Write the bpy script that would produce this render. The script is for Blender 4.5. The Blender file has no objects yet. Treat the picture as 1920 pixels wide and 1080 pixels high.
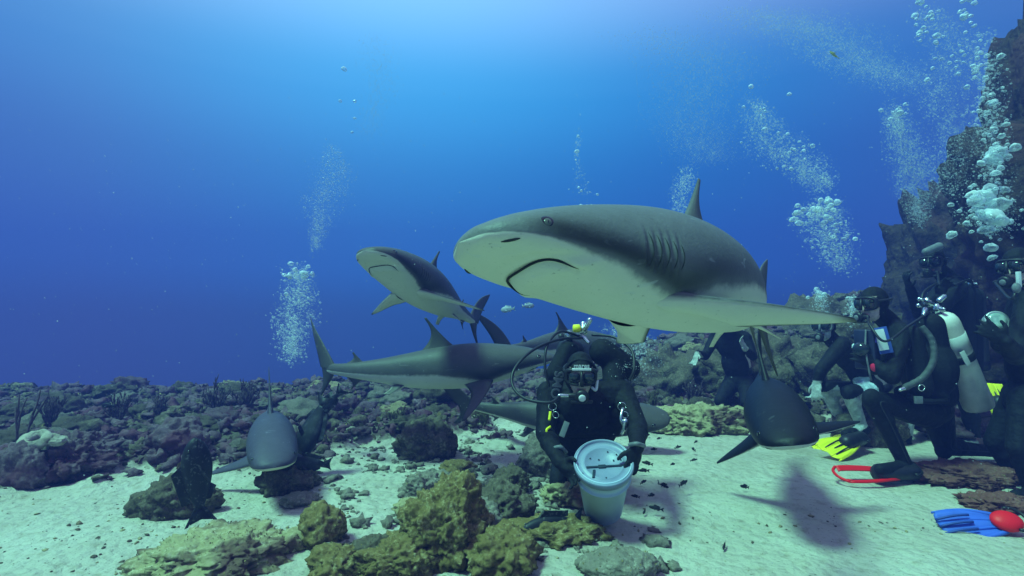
import bpy, bmesh, random
import numpy as np
from math import *
from mathutils import Vector, Matrix
random.seed(7); RNG = np.random.default_rng(11)
SC = bpy.context.scene; COL = SC.collection
R = radians

# ------------------------------------------------------------------ camera, water light, sun, exposure
H = 1.05; PITCH = atan(60 / 1000.)
cam = bpy.data.objects.new('camera', bpy.data.cameras.new('camera')); COL.objects.link(cam)
cam.location = (0, 0, H); cam.rotation_euler = (R(90) + PITCH, 0, 0)
cam.data.sensor_width = 36; cam.data.lens = 36 * 1000 / 1920.; cam.data.clip_start = .05; cam.data.clip_end = 500
SC.camera = cam
SC.render.engine = 'CYCLES'
SC.view_settings.view_transform = 'Standard'; SC.view_settings.look = 'None'
SC.view_settings.exposure = .42; SC.view_settings.gamma = 1; SC.view_settings.use_curve_mapping = False
cy = SC.cycles
cy.use_denoising = True; cy.max_bounces = 6; cy.diffuse_bounces = 3; cy.volume_bounces = 0; cy.transparent_max_bounces = 24
cy.caustics_reflective = False; cy.caustics_refractive = False

W = bpy.data.worlds.new('World'); SC.world = W; W.use_nodes = True
wn = W.node_tree; wn.nodes.clear()
def wnode(t, **k):
    n = wn.nodes.new(t)
    for a, v in k.items(): setattr(n, a, v)
    return n
def wmath(op, a, b=None):
    n = wnode('ShaderNodeMath', operation=op)
    for i, v in enumerate((a, b)):
        if v is None: continue
        if isinstance(v, (int, float)): n.inputs[i].default_value = v
        else: wn.links.new(v, n.inputs[i])
    return n.outputs[0]
tc = wnode('ShaderNodeTexCoord'); sep = wnode('ShaderNodeSeparateXYZ'); wn.links.new(tc.outputs['Generated'], sep.inputs[0])
# open water seen in every direction: dark below, deep blue at eye level, bright towards the surface
ramp = wnode('ShaderNodeValToRGB'); cr = ramp.color_ramp; cr.interpolation = 'EASE'
zz = wmath('MULTIPLY_ADD', sep.outputs[2], .5); zz.node.inputs[2].default_value = .5
wn.links.new(zz, ramp.inputs[0])
STOPS = [(0, (.004, .02, .08)), (.40, (.008, .045, .16)), (.5, (.012, .062, .23)), (.55, (.008, .11, .44)), (.625, (.006, .125, .43)), (.69, (.012, .17, .50)), (.70, (.020, .18, .51)), (.785, (.21, .33, .66)), (1, (.28, .38, .68))]
while len(cr.elements) < len(STOPS): cr.elements.new(.5)
for e, (p, c) in zip(cr.elements, STOPS): e.position = p; e.color = (*c, 1)
# broad glow of the sun through the surface, ahead of the camera and high up
GL = Vector((-.20, .74, .64)).normalized()
dot = wnode('ShaderNodeVectorMath', operation='DOT_PRODUCT'); wn.links.new(tc.outputs['Generated'], dot.inputs[0]); dot.inputs[1].default_value = GL
lobe = wmath('POWER', wmath('MAXIMUM', dot.outputs['Value'], 0.0), 8.0)
glow = wnode('ShaderNodeMixRGB', blend_type='ADD'); glow.inputs[2].default_value = (.06, .36, .48, 1)
wn.links.new(lobe, glow.inputs[0]); wn.links.new(ramp.outputs[0], glow.inputs[1])
# away from the sunlit heading the water turns a little more violet
hy = wmath('ADD', wmath('MULTIPLY', sep.outputs[1], .995), wmath('MULTIPLY', sep.outputs[0], .10))
hl = wmath('SQRT', wmath('ADD', wmath('MULTIPLY', sep.outputs[0], sep.outputs[0]), wmath('MULTIPLY', sep.outputs[1], sep.outputs[1])))
ca = wmath('DIVIDE', hy, wmath('MAXIMUM', hl, .001))
pv_ = wmath('MINIMUM', wmath('MULTIPLY', wmath('MULTIPLY', wmath('SUBTRACT', 1.0, ca), 2.6), wmath('MINIMUM', wmath('MULTIPLY', hl, 1.2), 1.0)), .75)
vio = wnode('ShaderNodeMixRGB', blend_type='MULTIPLY'); vio.inputs[0].default_value = 1; vio.inputs[2].default_value = (1.0, .92, .86, 1); wn.links.new(glow.outputs[0], vio.inputs[1])
va = wnode('ShaderNodeMixRGB', blend_type='ADD'); va.inputs[0].default_value = 1; va.inputs[2].default_value = (.060, .004, .0, 1); wn.links.new(vio.outputs[0], va.inputs[1])
vm_ = wnode('ShaderNodeMixRGB'); wn.links.new(pv_, vm_.inputs[0]); wn.links.new(glow.outputs[0], vm_.inputs[1]); wn.links.new(va.outputs[0], vm_.inputs[2])
bgn = wnode('ShaderNodeBackground'); bgn.inputs[1].default_value = 1.0; wn.links.new(vm_.outputs[0], bgn.inputs[0])
wo = wnode('ShaderNodeOutputWorld'); wn.links.new(bgn.outputs[0], wo.inputs[0])

SUNV = Vector((-.42, -.20, .88)).normalized()
sl = bpy.data.lights.new('sun', 'SUN'); sl.energy = 4.75; sl.angle = R(13); sl.color = (.33, 1.0, .69)
sun = bpy.data.objects.new('sun', sl); COL.objects.link(sun); sun.location = (-6, -3, 12)
sun.rotation_euler = (-SUNV).to_track_quat('-Z', 'Y').to_euler()

# ------------------------------------------------------------------ helpers
def pix(px, py, y):
    "world point seen at a photograph pixel, at distance y in front of the camera (used to lay the place out)"
    a = (px - 960) / 1000; b = (540 - py) / 1000
    d = np.array([a, cos(PITCH) - b * sin(PITCH), sin(PITCH) + b * cos(PITCH)])
    return np.array([0, 0, H]) + d * (y / d[1])
_perm = RNG.permutation(256); _perm = np.concatenate([_perm, _perm, _perm])
_grad = RNG.normal(size=(256, 3)); _grad /= np.linalg.norm(_grad, axis=1)[:, None]
def perlin(P, seed=0):
    P = np.asarray(P, float) + seed * 17.31
    I = np.floor(P).astype(int); F = P - I; U = F * F * F * (F * (F * 6 - 15) + 10)
    I &= 255; out = 0
    for dx in (0, 1):
        wx = U[:, 0] if dx else 1 - U[:, 0]
        for dy in (0, 1):
            wy = U[:, 1] if dy else 1 - U[:, 1]
            for dz in (0, 1):
                wz = U[:, 2] if dz else 1 - U[:, 2]
                h = _perm[_perm[_perm[(I[:, 0] + dx) & 255] + ((I[:, 1] + dy) & 255)] + ((I[:, 2] + dz) & 255)]
                g = _grad[h]
                out = out + wx * wy * wz * (g[:, 0] * (F[:, 0] - dx) + g[:, 1] * (F[:, 1] - dy) + g[:, 2] * (F[:, 2] - dz))
    return out * 1.5
def fbm(P, oct=4, seed=0, billow=False):
    P = np.asarray(P, float); a = 1.; s = 0; t = 0
    for k in range(oct):
        n = perlin(P * (2.03 ** k), seed + k); s = s + a * (np.abs(n) if billow else n); t += a; a *= .5
    return s / t
def xy3(x, y, z=0.):
    x = np.asarray(x, float).ravel(); y = np.asarray(y, float).ravel()
    return np.stack([x, y, np.full_like(x, z)], 1)
def sst(a, b, x):
    t = np.clip((np.asarray(x, float) - a) / (b - a), 0, 1); return t * t * (3 - 2 * t)

def link(name, me, mat=None, parent=None, smooth=True):
    if mat is not None and not len(me.materials): me.materials.append(mat)
    if smooth and len(me.polygons): me.polygons.foreach_set('use_smooth', np.ones(len(me.polygons), bool))
    o = bpy.data.objects.new(name, me); COL.objects.link(o)
    if parent is not None: o.parent = parent
    return o
def mesh(name, V, F, attrs=None):
    me = bpy.data.meshes.new(name)
    V = np.asarray(V, float)
    me.from_pydata(V.tolist() if len(V) < 50000 else V, [], F if isinstance(F, list) else np.asarray(F).tolist())
    for k, v in (attrs or {}).items():
        v = np.asarray(v, np.float32)
        if v.ndim == 2:
            at = me.attributes.new(k, 'FLOAT_COLOR', 'POINT'); at.data.foreach_set('color', np.c_[v, np.ones(len(v), np.float32)].ravel().astype(np.float32))
        else:
            at = me.attributes.new(k, 'FLOAT', 'POINT'); at.data.foreach_set('value', v)
    me.update()
    return me
def tag(o, label=None, cat=None, group=None, kind=None):
    if label: o['label'] = label
    if cat: o['category'] = cat
    if group: o['group'] = group
    if kind: o['kind'] = kind
    return o
def empty(name, loc, label, cat, group=None):
    o = bpy.data.objects.new(name, None); COL.objects.link(o); o.location = loc; o.empty_display_size = .1
    return tag(o, label, cat, group)

class MB:
    "collects pieces in world space; build() links ONE mesh object under a base"
    def __init__(s): s.V = []; s.F = []; s.n = 0
    def add(s, V, F):
        V = np.asarray(V, float); s.V.append(V); s.F += [[i + s.n for i in f] for f in F]; s.n += len(V); return s
    def tube(s, pts, r, seg=10, caps=True):
        pts = np.asarray(pts, float); n = len(pts); r = np.broadcast_to(np.asarray(r, float), (n,))
        T = np.gradient(pts, axis=0); T /= np.linalg.norm(T, axis=1)[:, None] + 1e-12
        up = np.array([0, 0, 1.]) if abs(T[0][2]) < .9 else np.array([1., 0, 0])
        V = []
        for i in range(n):
            a = np.cross(T[i], up); a /= np.linalg.norm(a) + 1e-12; b = np.cross(a, T[i]); up = b
            th = np.arange(seg) * 2 * pi / seg
            V.append(pts[i] + r[i] * (np.cos(th)[:, None] * a + np.sin(th)[:, None] * b))
        V = np.concatenate(V); F = []
        for i in range(n - 1):
            for j in range(seg): k = (j + 1) % seg; F.append([i * seg + j, i * seg + k, (i + 1) * seg + k, (i + 1) * seg + j])
        if caps: F.append(list(range(seg))[::-1]); F.append([(n - 1) * seg + j for j in range(seg)])
        return s.add(V, F)
    def lathe(s, c, axis, prof, seg=24):
        "prof: (along axis, radius)"
        axis = np.asarray(axis, float); axis /= np.linalg.norm(axis)
        a = np.cross(axis, [0, 0, 1.]); a = a / np.linalg.norm(a) if np.linalg.norm(a) > .05 else np.array([1., 0, 0])
        b = np.cross(axis, a); th = np.arange(seg) * 2 * pi / seg; V = []
        for h, r in prof: V.append(np.asarray(c, float) + axis * h + r * (np.cos(th)[:, None] * a + np.sin(th)[:, None] * b))
        F = []
        for i in range(len(prof) - 1):
            for j in range(seg): k = (j + 1) % seg; F.append([i * seg + j, (i + 1) * seg + j, (i + 1) * seg + k, i * seg + k])
        F.append(list(range(seg))); F.append([(len(prof) - 1) * seg + j for j in range(seg)][::-1])
        return s.add(np.concatenate(V), F)
    def ell(s, c, rad, M=None, seg=16, rings=10):
        V = []; F = []
        for i in range(rings + 1):
            ph = pi * i / rings
            for j in range(seg):
                th = 2 * pi * j / seg; V.append([sin(ph) * cos(th), sin(ph) * sin(th), cos(ph)])
        V = np.array(V) * np.asarray(rad, float)
        if M is not None: V = V @ np.asarray(M, float).T
        for i in range(rings):
            for j in range(seg):
                k = (j + 1) % seg; F.append([i * seg + j, (i + 1) * seg + j, (i + 1) * seg + k, i * seg + k])
        return s.add(V + np.asarray(c, float), F)
    def cap(s, p0, p1, r0, r1, seg=12):
        "closed tapered capsule"
        p0 = np.asarray(p0, float); p1 = np.asarray(p1, float); ax = p1 - p0; L = np.linalg.norm(ax) + 1e-9
        pr = [(-r0 * cos(t), r0 * sin(t)) for t in np.linspace(.02, pi / 2, 5)] + [(L + r1 * sin(t), r1 * cos(t)) for t in np.linspace(0, pi / 2 - .02, 5)]
        return s.lathe(p0, ax, pr, seg)
    def box(s, c, size, M=None, bev=.15):
        "box with chamfered corners"
        h = np.asarray(size, float) / 2; b = min(h) * bev; V = []; F = []
        bm = bmesh.new(); bmesh.ops.create_cube(bm, size=1)
        for v in bm.verts: v.co = Vector((v.co.x * 2 * h[0], v.co.y * 2 * h[1], v.co.z * 2 * h[2]))
        bmesh.ops.bevel(bm, geom=list(bm.edges), offset=b, segments=2, affect='EDGES', profile=.6)
        bm.verts.index_update(); V = np.array([v.co[:] for v in bm.verts]); F = [[v.index for v in f.verts] for f in bm.faces]; bm.free()
        if M is not None: V = V @ np.asarray(M, float).T
        return s.add(V + np.asarray(c, float), F)
    def data(s, name, base=(0, 0, 0), attrs=None): return mesh(name, np.concatenate(s.V) - np.asarray(base, float), s.F, attrs)
    def build(s, name, mat, parent=None, base=None, smooth=True):
        base = base if base is not None else (np.array(parent_base(parent)) if parent is not None else (0, 0, 0))
        return link(name, s.data(name, base), mat, parent, smooth)
def parent_base(o):
    p = np.zeros(3)
    while o is not None: p += np.array(o.location); o = o.parent
    return p
def curve(pts, n=40):
    "Catmull-Rom through points"
    P = [np.asarray(p, float) for p in pts]; P = [2 * P[0] - P[1]] + P + [2 * P[-1] - P[-2]]; out = []
    m = max(2, n // (len(P) - 3))
    for i in range(1, len(P) - 2):
        for t in np.linspace(0, 1, m, endpoint=False):
            out.append(.5 * (2 * P[i] + (P[i + 1] - P[i - 1]) * t + (2 * P[i - 1] - 5 * P[i] + 4 * P[i + 1] - P[i + 2]) * t * t + (3 * P[i] - P[i - 1] - 3 * P[i + 1] + P[i + 2]) * t ** 3))
    out.append(P[-2]); return np.array(out)
def frame(fwd, up=(0, 0, 1)):
    "columns: right, forward, up"
    f = np.asarray(fwd, float); f = f / np.linalg.norm(f); r = np.cross(f, up); r /= np.linalg.norm(r); u = np.cross(r, f)
    return np.stack([r, f, u], 1)
def unit(v): v = np.asarray(v, float); return v / np.linalg.norm(v)

# ------------------------------------------------------------------ materials
def mat(name, color=(.5, .5, .5), rough=.6, spec=.3, metal=0., noise=None, bump=None, attr=None, emit=None, alpha=None):
    """noise=(scale, other colour, low, high); bump=(scale, distance)"""
    m = bpy.data.materials.new(name); m.use_nodes = True; nt = m.node_tree; b = nt.nodes['Principled BSDF']
    b.inputs['Roughness'].default_value = rough; b.inputs['Metallic'].default_value = metal; b.inputs['Specular IOR Level'].default_value = spec
    co = nt.nodes.new('ShaderNodeTexCoord').outputs['Object']; L = nt.links.new
    src = None
    if attr:
        a = nt.nodes.new('ShaderNodeAttribute'); a.attribute_name = attr; src = a.outputs['Color']
    if noise:
        sc, c2, lo, hi = noise
        t = nt.nodes.new('ShaderNodeTexNoise'); t.inputs['Scale'].default_value = sc; t.inputs['Detail'].default_value = 6; t.inputs['Roughness'].default_value = .65; L(co, t.inputs['Vector'])
        mr = nt.nodes.new('ShaderNodeMapRange'); mr.inputs[1].default_value = lo; mr.inputs[2].default_value = hi; L(t.outputs[0], mr.inputs[0])
        mx = nt.nodes.new('ShaderNodeMixRGB'); L(mr.outputs[0], mx.inputs[0]); mx.inputs[1].default_value = (*color, 1); mx.inputs[2].default_value = (*c2, 1)
        if src is not None:
            mx.blend_type = 'MULTIPLY'; mx.inputs[0].default_value = 1; L(src, mx.inputs[1])
        src = mx.outputs[0]
    if src is not None: L(src, b.inputs['Base Color'])
    else: b.inputs['Base Color'].default_value = (*color, 1)
    if bump:
        t = nt.nodes.new('ShaderNodeTexNoise'); t.inputs['Scale'].default_value = bump[0]; t.inputs['Detail'].default_value = 5; L(co, t.inputs['Vector'])
        bp = nt.nodes.new('ShaderNodeBump'); bp.inputs['Distance'].default_value = bump[1]; bp.inputs['Strength'].default_value = .8; L(t.outputs[0], bp.inputs['Height']); L(bp.outputs[0], b.inputs['Normal'])
    return m
def rockmat(name, dark, mid, light, sc=5., up=.25, bump=.02, red=None):
    m = bpy.data.materials.new(name); m.use_nodes = True; nt = m.node_tree; b = nt.nodes['Principled BSDF']; L = nt.links.new
    b.inputs['Roughness'].default_value = .9; b.inputs['Specular IOR Level'].default_value = .12
    co = nt.nodes.new('ShaderNodeTexCoord').outputs['Object']
    def noi(s, d=8, r=.7):
        t = nt.nodes.new('ShaderNodeTexNoise'); t.inputs['Scale'].default_value = s; t.inputs['Detail'].default_value = d; t.inputs['Roughness'].default_value = r; L(co, t.inputs['Vector']); return t.outputs[0]
    n1 = noi(sc); n2 = noi(sc * 6.5, 5); n3 = noi(sc * .35, 3)
    a = nt.nodes.new('ShaderNodeMath'); a.operation = 'MULTIPLY_ADD'; L(n2, a.inputs[0]); a.inputs[1].default_value = .75; L(n1, a.inputs[2])
    # faces that look up take the lighter end of the ramp
    g = nt.nodes.new('ShaderNodeNewGeometry'); s = nt.nodes.new('ShaderNodeSeparateXYZ'); L(g.outputs['Normal'], s.inputs[0])
    a2 = nt.nodes.new('ShaderNodeMath'); a2.operation = 'MULTIPLY_ADD'; L(s.outputs[2], a2.inputs[0]); a2.inputs[1].default_value = up; L(a.outputs[0], a2.inputs[2])
    r = nt.nodes.new('ShaderNodeValToRGB'); L(a2.outputs[0], r.inputs[0]); e = r.color_ramp.elements
    e[0].position = .55; e[0].color = (*dark, 1); e[1].position = 1.15 if False else 1.0; e[1].color = (*mid, 1)
    k = r.color_ramp.elements.new(.78); k.color = (*[(x + y) / 2 for x, y in zip(dark, mid)], 1)
    mp = nt.nodes.new('ShaderNodeMapRange'); mp.inputs[1].default_value = .48; mp.inputs[2].default_value = .66; L(n2, mp.inputs[0])
    m2 = nt.nodes.new('ShaderNodeMath'); m2.operation = 'MULTIPLY'; L(mp.outputs[0], m2.inputs[0]); m2.use_clamp = True
    mp2 = nt.nodes.new('ShaderNodeMapRange'); mp2.inputs[1].default_value = .42; mp2.inputs[2].default_value = .62; L(n1, mp2.inputs[0]); L(mp2.outputs[0], m2.inputs[1])
    mx = nt.nodes.new('ShaderNodeMixRGB'); L(m2.outputs[0], mx.inputs[0]); L(r.outputs[0], mx.inputs[1]); mx.inputs[2].default_value = (*light, 1)
    src = mx.outputs[0]
    if red:
        mr = nt.nodes.new('ShaderNodeMapRange'); mr.inputs[1].default_value = .5; mr.inputs[2].default_value = .62; L(n3, mr.inputs[0])
        mm = nt.nodes.new('ShaderNodeMixRGB'); L(mr.outputs[0], mm.inputs[0]); L(src, mm.inputs[1]); mm.inputs[2].default_value = (*red, 1); src = mm.outputs[0]
    L(src, b.inputs['Base Color'])
    vo = nt.nodes.new('ShaderNodeTexVoronoi'); vo.inputs['Scale'].default_value = sc * 4.5; L(co, vo.inputs['Vector'])
    hb = nt.nodes.new('ShaderNodeMath'); hb.operation = 'MULTIPLY_ADD'; L(vo.outputs['Distance'], hb.inputs[0]); hb.inputs[1].default_value = -.55; L(a.outputs[0], hb.inputs[2])
    bp = nt.nodes.new('ShaderNodeBump'); bp.inputs['Distance'].default_value = bump; bp.inputs['Strength'].default_value = 1.; L(hb.outputs[0], bp.inputs['Height']); L(bp.outputs[0], b.inputs['Normal'])
    return m
def sharkmat(name, back, belly):
    m = bpy.data.materials.new(name); m.use_nodes = True; nt = m.node_tree; b = nt.nodes['Principled BSDF']; L = nt.links.new
    b.inputs['Roughness'].default_value = .5; b.inputs['Specular IOR Level'].default_value = .25
    co = nt.nodes.new('ShaderNodeTexCoord').outputs['Object']
    def noi(s, d=6):
        t = nt.nodes.new('ShaderNodeTexNoise'); t.inputs['Scale'].default_value = s; t.inputs['Detail'].default_value = d; t.inputs['Roughness'].default_value = .65; L(co, t.inputs['Vector']); return t.outputs[0]
    def at(n):
        a = nt.nodes.new('ShaderNodeAttribute'); a.attribute_name = n; return a.outputs['Fac']
    def mth(op, x, y, z=None):
        n = nt.nodes.new('ShaderNodeMath'); n.operation = op
        for i, v in enumerate((x, y, z)):
            if v is None: continue
            if isinstance(v, (int, float)): n.inputs[i].default_value = v
            else: L(v, n.inputs[i])
        return n.outputs[0]
    sh = mth('ADD', at('shade'), mth('MULTIPLY_ADD', noi(9), .5, -.25)); sh = mth('ADD', sh, mth('MULTIPLY_ADD', noi(45), .30, -.15))
    mr = nt.nodes.new('ShaderNodeMapRange'); mr.interpolation_type = 'SMOOTHSTEP'; mr.inputs[1].default_value = .30; mr.inputs[2].default_value = .72; L(sh, mr.inputs[0])
    def mix(f, c1, c2, bl='MIX'):
        x = nt.nodes.new('ShaderNodeMixRGB'); x.blend_type = bl
        for i, v in enumerate((f, c1, c2)):
            if isinstance(v, tuple): x.inputs[i].default_value = (*v, 1)
            elif isinstance(v, float): x.inputs[i].default_value = v
            else: L(v, x.inputs[i])
        return x.outputs[0]
    mo = noi(24); bk = mix(mo, tuple(c * .72 for c in back), tuple(c * 1.3 for c in back))
    bl = mix(noi(6), tuple(c * .86 for c in belly), tuple(min(1, c * 1.06) for c in belly))
    bk = mix(mth('MULTIPLY', noi(5, 4), .8), bk, tuple(x * .62 for x in back)); c = mix(mr.outputs[0], bl, bk)
    # pale scratches and dark freckles on the hide
    wv = nt.nodes.new('ShaderNodeTexNoise'); wv.inputs['Scale'].default_value = 4.; mp_ = nt.nodes.new('ShaderNodeMapping'); mp_.inputs['Scale'].default_value = (1.2, 6., 9.); mp_.inputs['Rotation'].default_value = (.3, .5, .6); L(co, mp_.inputs['Vector']); L(mp_.outputs[0], wv.inputs['Vector']); wv.inputs['Detail'].default_value = 2; wv.inputs['Distortion'].default_value = 1.2
    sc_ = nt.nodes.new('ShaderNodeMapRange'); sc_.inputs[1].default_value = .695; sc_.inputs[2].default_value = .72; L(wv.outputs[0], sc_.inputs[0])
    c = mix(mth('MULTIPLY', sc_.outputs[0], .35), c, tuple(min(.6, x * 2.6 + .06) for x in back))
    fk = nt.nodes.new('ShaderNodeMapRange'); fk.inputs[1].default_value = .66; fk.inputs[2].default_value = .74; L(noi(70, 2), fk.inputs[0])
    c = mix(mth('MULTIPLY', fk.outputs[0], .45), c, tuple(x * .5 for x in back))
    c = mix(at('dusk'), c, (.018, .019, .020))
    L(c, b.inputs['Base Color'])
    bp = nt.nodes.new('ShaderNodeBump'); bp.inputs['Distance'].default_value = .006; bp.inputs['Strength'].default_value = .5; L(mth('ADD', mth('MULTIPLY', noi(160, 3), .35), noi(16, 5)), bp.inputs['Height']); L(bp.outputs[0], b.inputs['Normal'])
    return m
NEO = mat('neoprene', (.007, .0075, .009), .75, .2, noise=(30, (.020, .021, .024), .4, .7), bump=(220, .0006))
NYL = mat('nylon', (.008, .0085, .010), .8, .2, noise=(60, (.018, .019, .021), .4, .7), bump=(300, .0008))
RUB = mat('rubber', (.012, .012, .013), .45, .4, noise=(20, (.02, .02, .022), .4, .7))
STEEL = mat('chrome', (.75, .77, .78), .25, .5, metal=.9, noise=(12, (.5, .52, .53), .4, .6))
WHITEP = mat('white_plastic', (.72, .74, .74), .4, .4, noise=(14, (.60, .63, .63), .4, .7))
GREYP = mat('grey_plastic', (.20, .21, .22), .5, .3, noise=(20, (.12, .13, .14), .4, .7))
YEL = mat('yellow_rubber', (.95, .85, .02), .5, .3, noise=(9, (.85, .75, .02), .45, .7), bump=(60, .001))
REDR = mat('red_rubber', (.95, .010, .015), .5, .3, noise=(9, (.85, .01, .012), .45, .7), bump=(60, .001))
BLUER = mat('blue_rubber', (.05, .13, .62), .5, .3, noise=(9, (.035, .09, .48), .45, .7), bump=(60, .001))
GLASS = mat('mask_glass', (.015, .022, .025), .08, .6, noise=(5, (.02, .03, .035), .4, .7))
EYEW = mat('eye_white', (.6, .6, .58), .2, .5, noise=(20, (.5, .5, .48), .4, .7))
BLACKEYE = mat('eye_black', (.006, .006, .007), .12, .6, noise=(20, (.01, .01, .012), .4, .7))
IRIS = mat('eye_iris', (.10, .10, .085), .25, .5, noise=(80, (.08, .09, .07), .4, .6))
MOUTH = mat('mouth_dark', (.012, .013, .012), .7, .2, noise=(30, (.02, .02, .02), .4, .7))
GILL = mat('gill_shadow', (.03, .032, .03), .8, .1, noise=(40, (.05, .052, .05), .4, .7))
# ------------------------------------------------------------------ the water body
hz = bpy.data.materials.new('sea_water'); hz.use_nodes = True; nt = hz.node_tree; nt.nodes.clear()
pv = nt.nodes.new('ShaderNodeVolumePrincipled'); mo_ = nt.nodes.new('ShaderNodeOutputMaterial'); nt.links.new(pv.outputs[0], mo_.inputs['Volume'])
pv.inputs['Color'].default_value = (.12, .17, .72, 1); pv.inputs['Density'].default_value = .042; pv.inputs['Anisotropy'].default_value = .15
HB = ((-28, 28), (-14, 27), (-13, 5.6))
hv = [(x, y, z) for x in HB[0] for y in HB[1] for z in HB[2]]
haze = link('haze', mesh('haze', hv, [[0, 1, 3, 2], [4, 6, 7, 5], [0, 4, 5, 1], [2, 3, 7, 6], [0, 2, 6, 4], [1, 5, 7, 3]]), hz, None, False)
tag(haze, 'blue sea water fading the far reef', None, None, 'stuff')

# ------------------------------------------------------------------ the seabed: white sand, a reef flat with a drop-off behind it
def reefmask(x, y):
    x = np.asarray(x, float); y = np.asarray(y, float)
    n = fbm(xy3(x, y) * .9, 3, 5).reshape(x.shape); n2 = fbm(xy3(x, y) * 2.6, 3, 9).reshape(x.shape)
    yb = np.interp(x, [-8, -2.6, -1.7, -.8, .2, .8, 2.2, 3.0, 4.2, 8], [3.5, 3.6, 3.9, 4.8, 5.2, 5.4, 5.7, 5.4, 4.4, 3.2])
    return sst(-.15, .55, (y - yb) * .7 + n * .9 + n2 * .5)
def ground(x, y):
    x = np.asarray(x, float); y = np.asarray(y, float); sh = x.shape
    P = xy3(x, y)
    m = reefmask(x, y)
    z = .045 * fbm(P * .7, 3, 1).reshape(sh) + .020 * fbm(P * 2.2, 3, 3).reshape(sh) + .012 * fbm(P * 5, 3, 2).reshape(sh)
    lump = .02 + .17 * fbm(P * .8, 2, 20, True).reshape(sh) + .15 * fbm(P * 2.4, 4, 21, True).reshape(sh) + .07 * fbm(P * 8, 4, 22, True).reshape(sh)
    z = z + m * lump
    z = z + 1.15 * np.exp(-((x - 5.2) / 1.9) ** 2 - ((y - 8.6) / 1.9) ** 2) * (1 + .6 * fbm(P * .9, 4, 30).reshape(sh)) + .45 * np.exp(-((x - 2.3) / 1.5) ** 2 - ((y - 8.8) / 1.4) ** 2)
    yd = np.interp(x, [-10, -3, 0, 3, 8], [7.2, 7.7, 8.4, 10.6, 14])
    dr = np.maximum(0, y - yd + .8 * fbm(P * .35, 2, 40).reshape(sh))
    return z - np.minimum(9, .30 * dr ** 1.6)
def sgrid(lo, hi, c, n, k):
    u = np.linspace(np.arcsinh((lo - c) / k), np.arcsinh((hi - c) / k), n); return c + k * np.sinh(u)
gx = sgrid(-27, 27, .3, 520, 2.6); gy = sgrid(-13, 26, 3.6, 480, 1.9)
GX, GY = np.meshgrid(gx, gy); GZ = ground(GX, GY)
nx, ny = len(gx), len(gy); idx = np.arange(nx * ny).reshape(ny, nx)
quads = np.stack([idx[:-1, :-1], idx[:-1, 1:], idx[1:, 1:], idx[1:, :-1]], -1).reshape(-1, 4)
def seabedmat():
    m = rockmat('seabed', (.042, .034, .030), (.14, .118, .085), (.34, .30, .22), 4., .2, .03, (.09, .05, .06)); nt = m.node_tree; L = nt.links.new
    b = nt.nodes['Principled BSDF']; rc = b.inputs['Base Color'].links[0].from_socket
    co = nt.nodes.new('ShaderNodeTexCoord').outputs['Object']
    def noi(s, d=6, r=.6):
        t = nt.nodes.new('ShaderNodeTexNoise'); t.inputs['Scale'].default_value = s; t.inputs['Detail'].default_value = d; t.inputs['Roughness'].default_value = r; L(co, t.inputs['Vector']); return t.outputs[0]
    def rng(v, a, b_):
        q = nt.nodes.new('ShaderNodeMapRange'); q.inputs[1].default_value = a; q.inputs[2].default_value = b_; L(v, q.inputs[0]); return q.outputs[0]
    def mix(f, c1, c2):
        x = nt.nodes.new('ShaderNodeMixRGB')
        for i, v in enumerate((f, c1, c2)):
            if isinstance(v, tuple): x.inputs[i].default_value = (*v, 1)
            else: L(v, x.inputs[i])
        return x.outputs[0]
    s = mix(rng(noi(1.6), .35, .7), (.62, .59, .48), (.50, .46, .36))
    s = mix(rng(noi(.55, 4), .50, .68), s, (.40, .355, .28))
    s = mix(rng(noi(14, 8, .7), .52, .72), s, (.36, .32, .23))
    s = mix(rng(noi(60, 3, .6), .62, .74), s, (.22, .22, .16))
    at = nt.nodes.new('ShaderNodeAttribute'); at.attribute_name = 'reef'
    ad = nt.nodes.new('ShaderNodeMath'); ad.operation = 'MULTIPLY_ADD'; L(noi(7, 8, .7), ad.inputs[0]); ad.inputs[1].default_value = 1.1; ad.use_clamp = False
    sb = nt.nodes.new('ShaderNodeMath'); sb.operation = 'ADD'; L(at.outputs['Fac'], sb.inputs[0]); sb.inputs[1].default_value = -.55; L(sb.outputs[0], ad.inputs[2])
    L(mix(rng(ad.outputs[0], .30, .62), s, rc), b.inputs['Base Color'])
    return m
seabed = link('seabed', mesh('seabed', np.stack([GX.ravel(), GY.ravel(), GZ.ravel()], 1), quads, {'reef': reefmask(GX, GY).ravel()}), seabedmat())
tag(seabed, 'pale sand running up to a dark rubble reef', None, None, 'structure')
def gz(x, y): return float(ground(np.array([x]), np.array([y]))[0])
def pixg(px, py):
    "where the line of sight of a photograph pixel meets the seabed"
    ys = np.linspace(1.2, 14, 1400); d = pix(px, py, 1.) - np.array([0, 0, H])
    P = np.array([0, 0, H]) + d[None] * ys[:, None]; k = np.argmax(P[:, 2] <= ground(P[:, 0], P[:, 1])); return P[k if k else -1]

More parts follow.
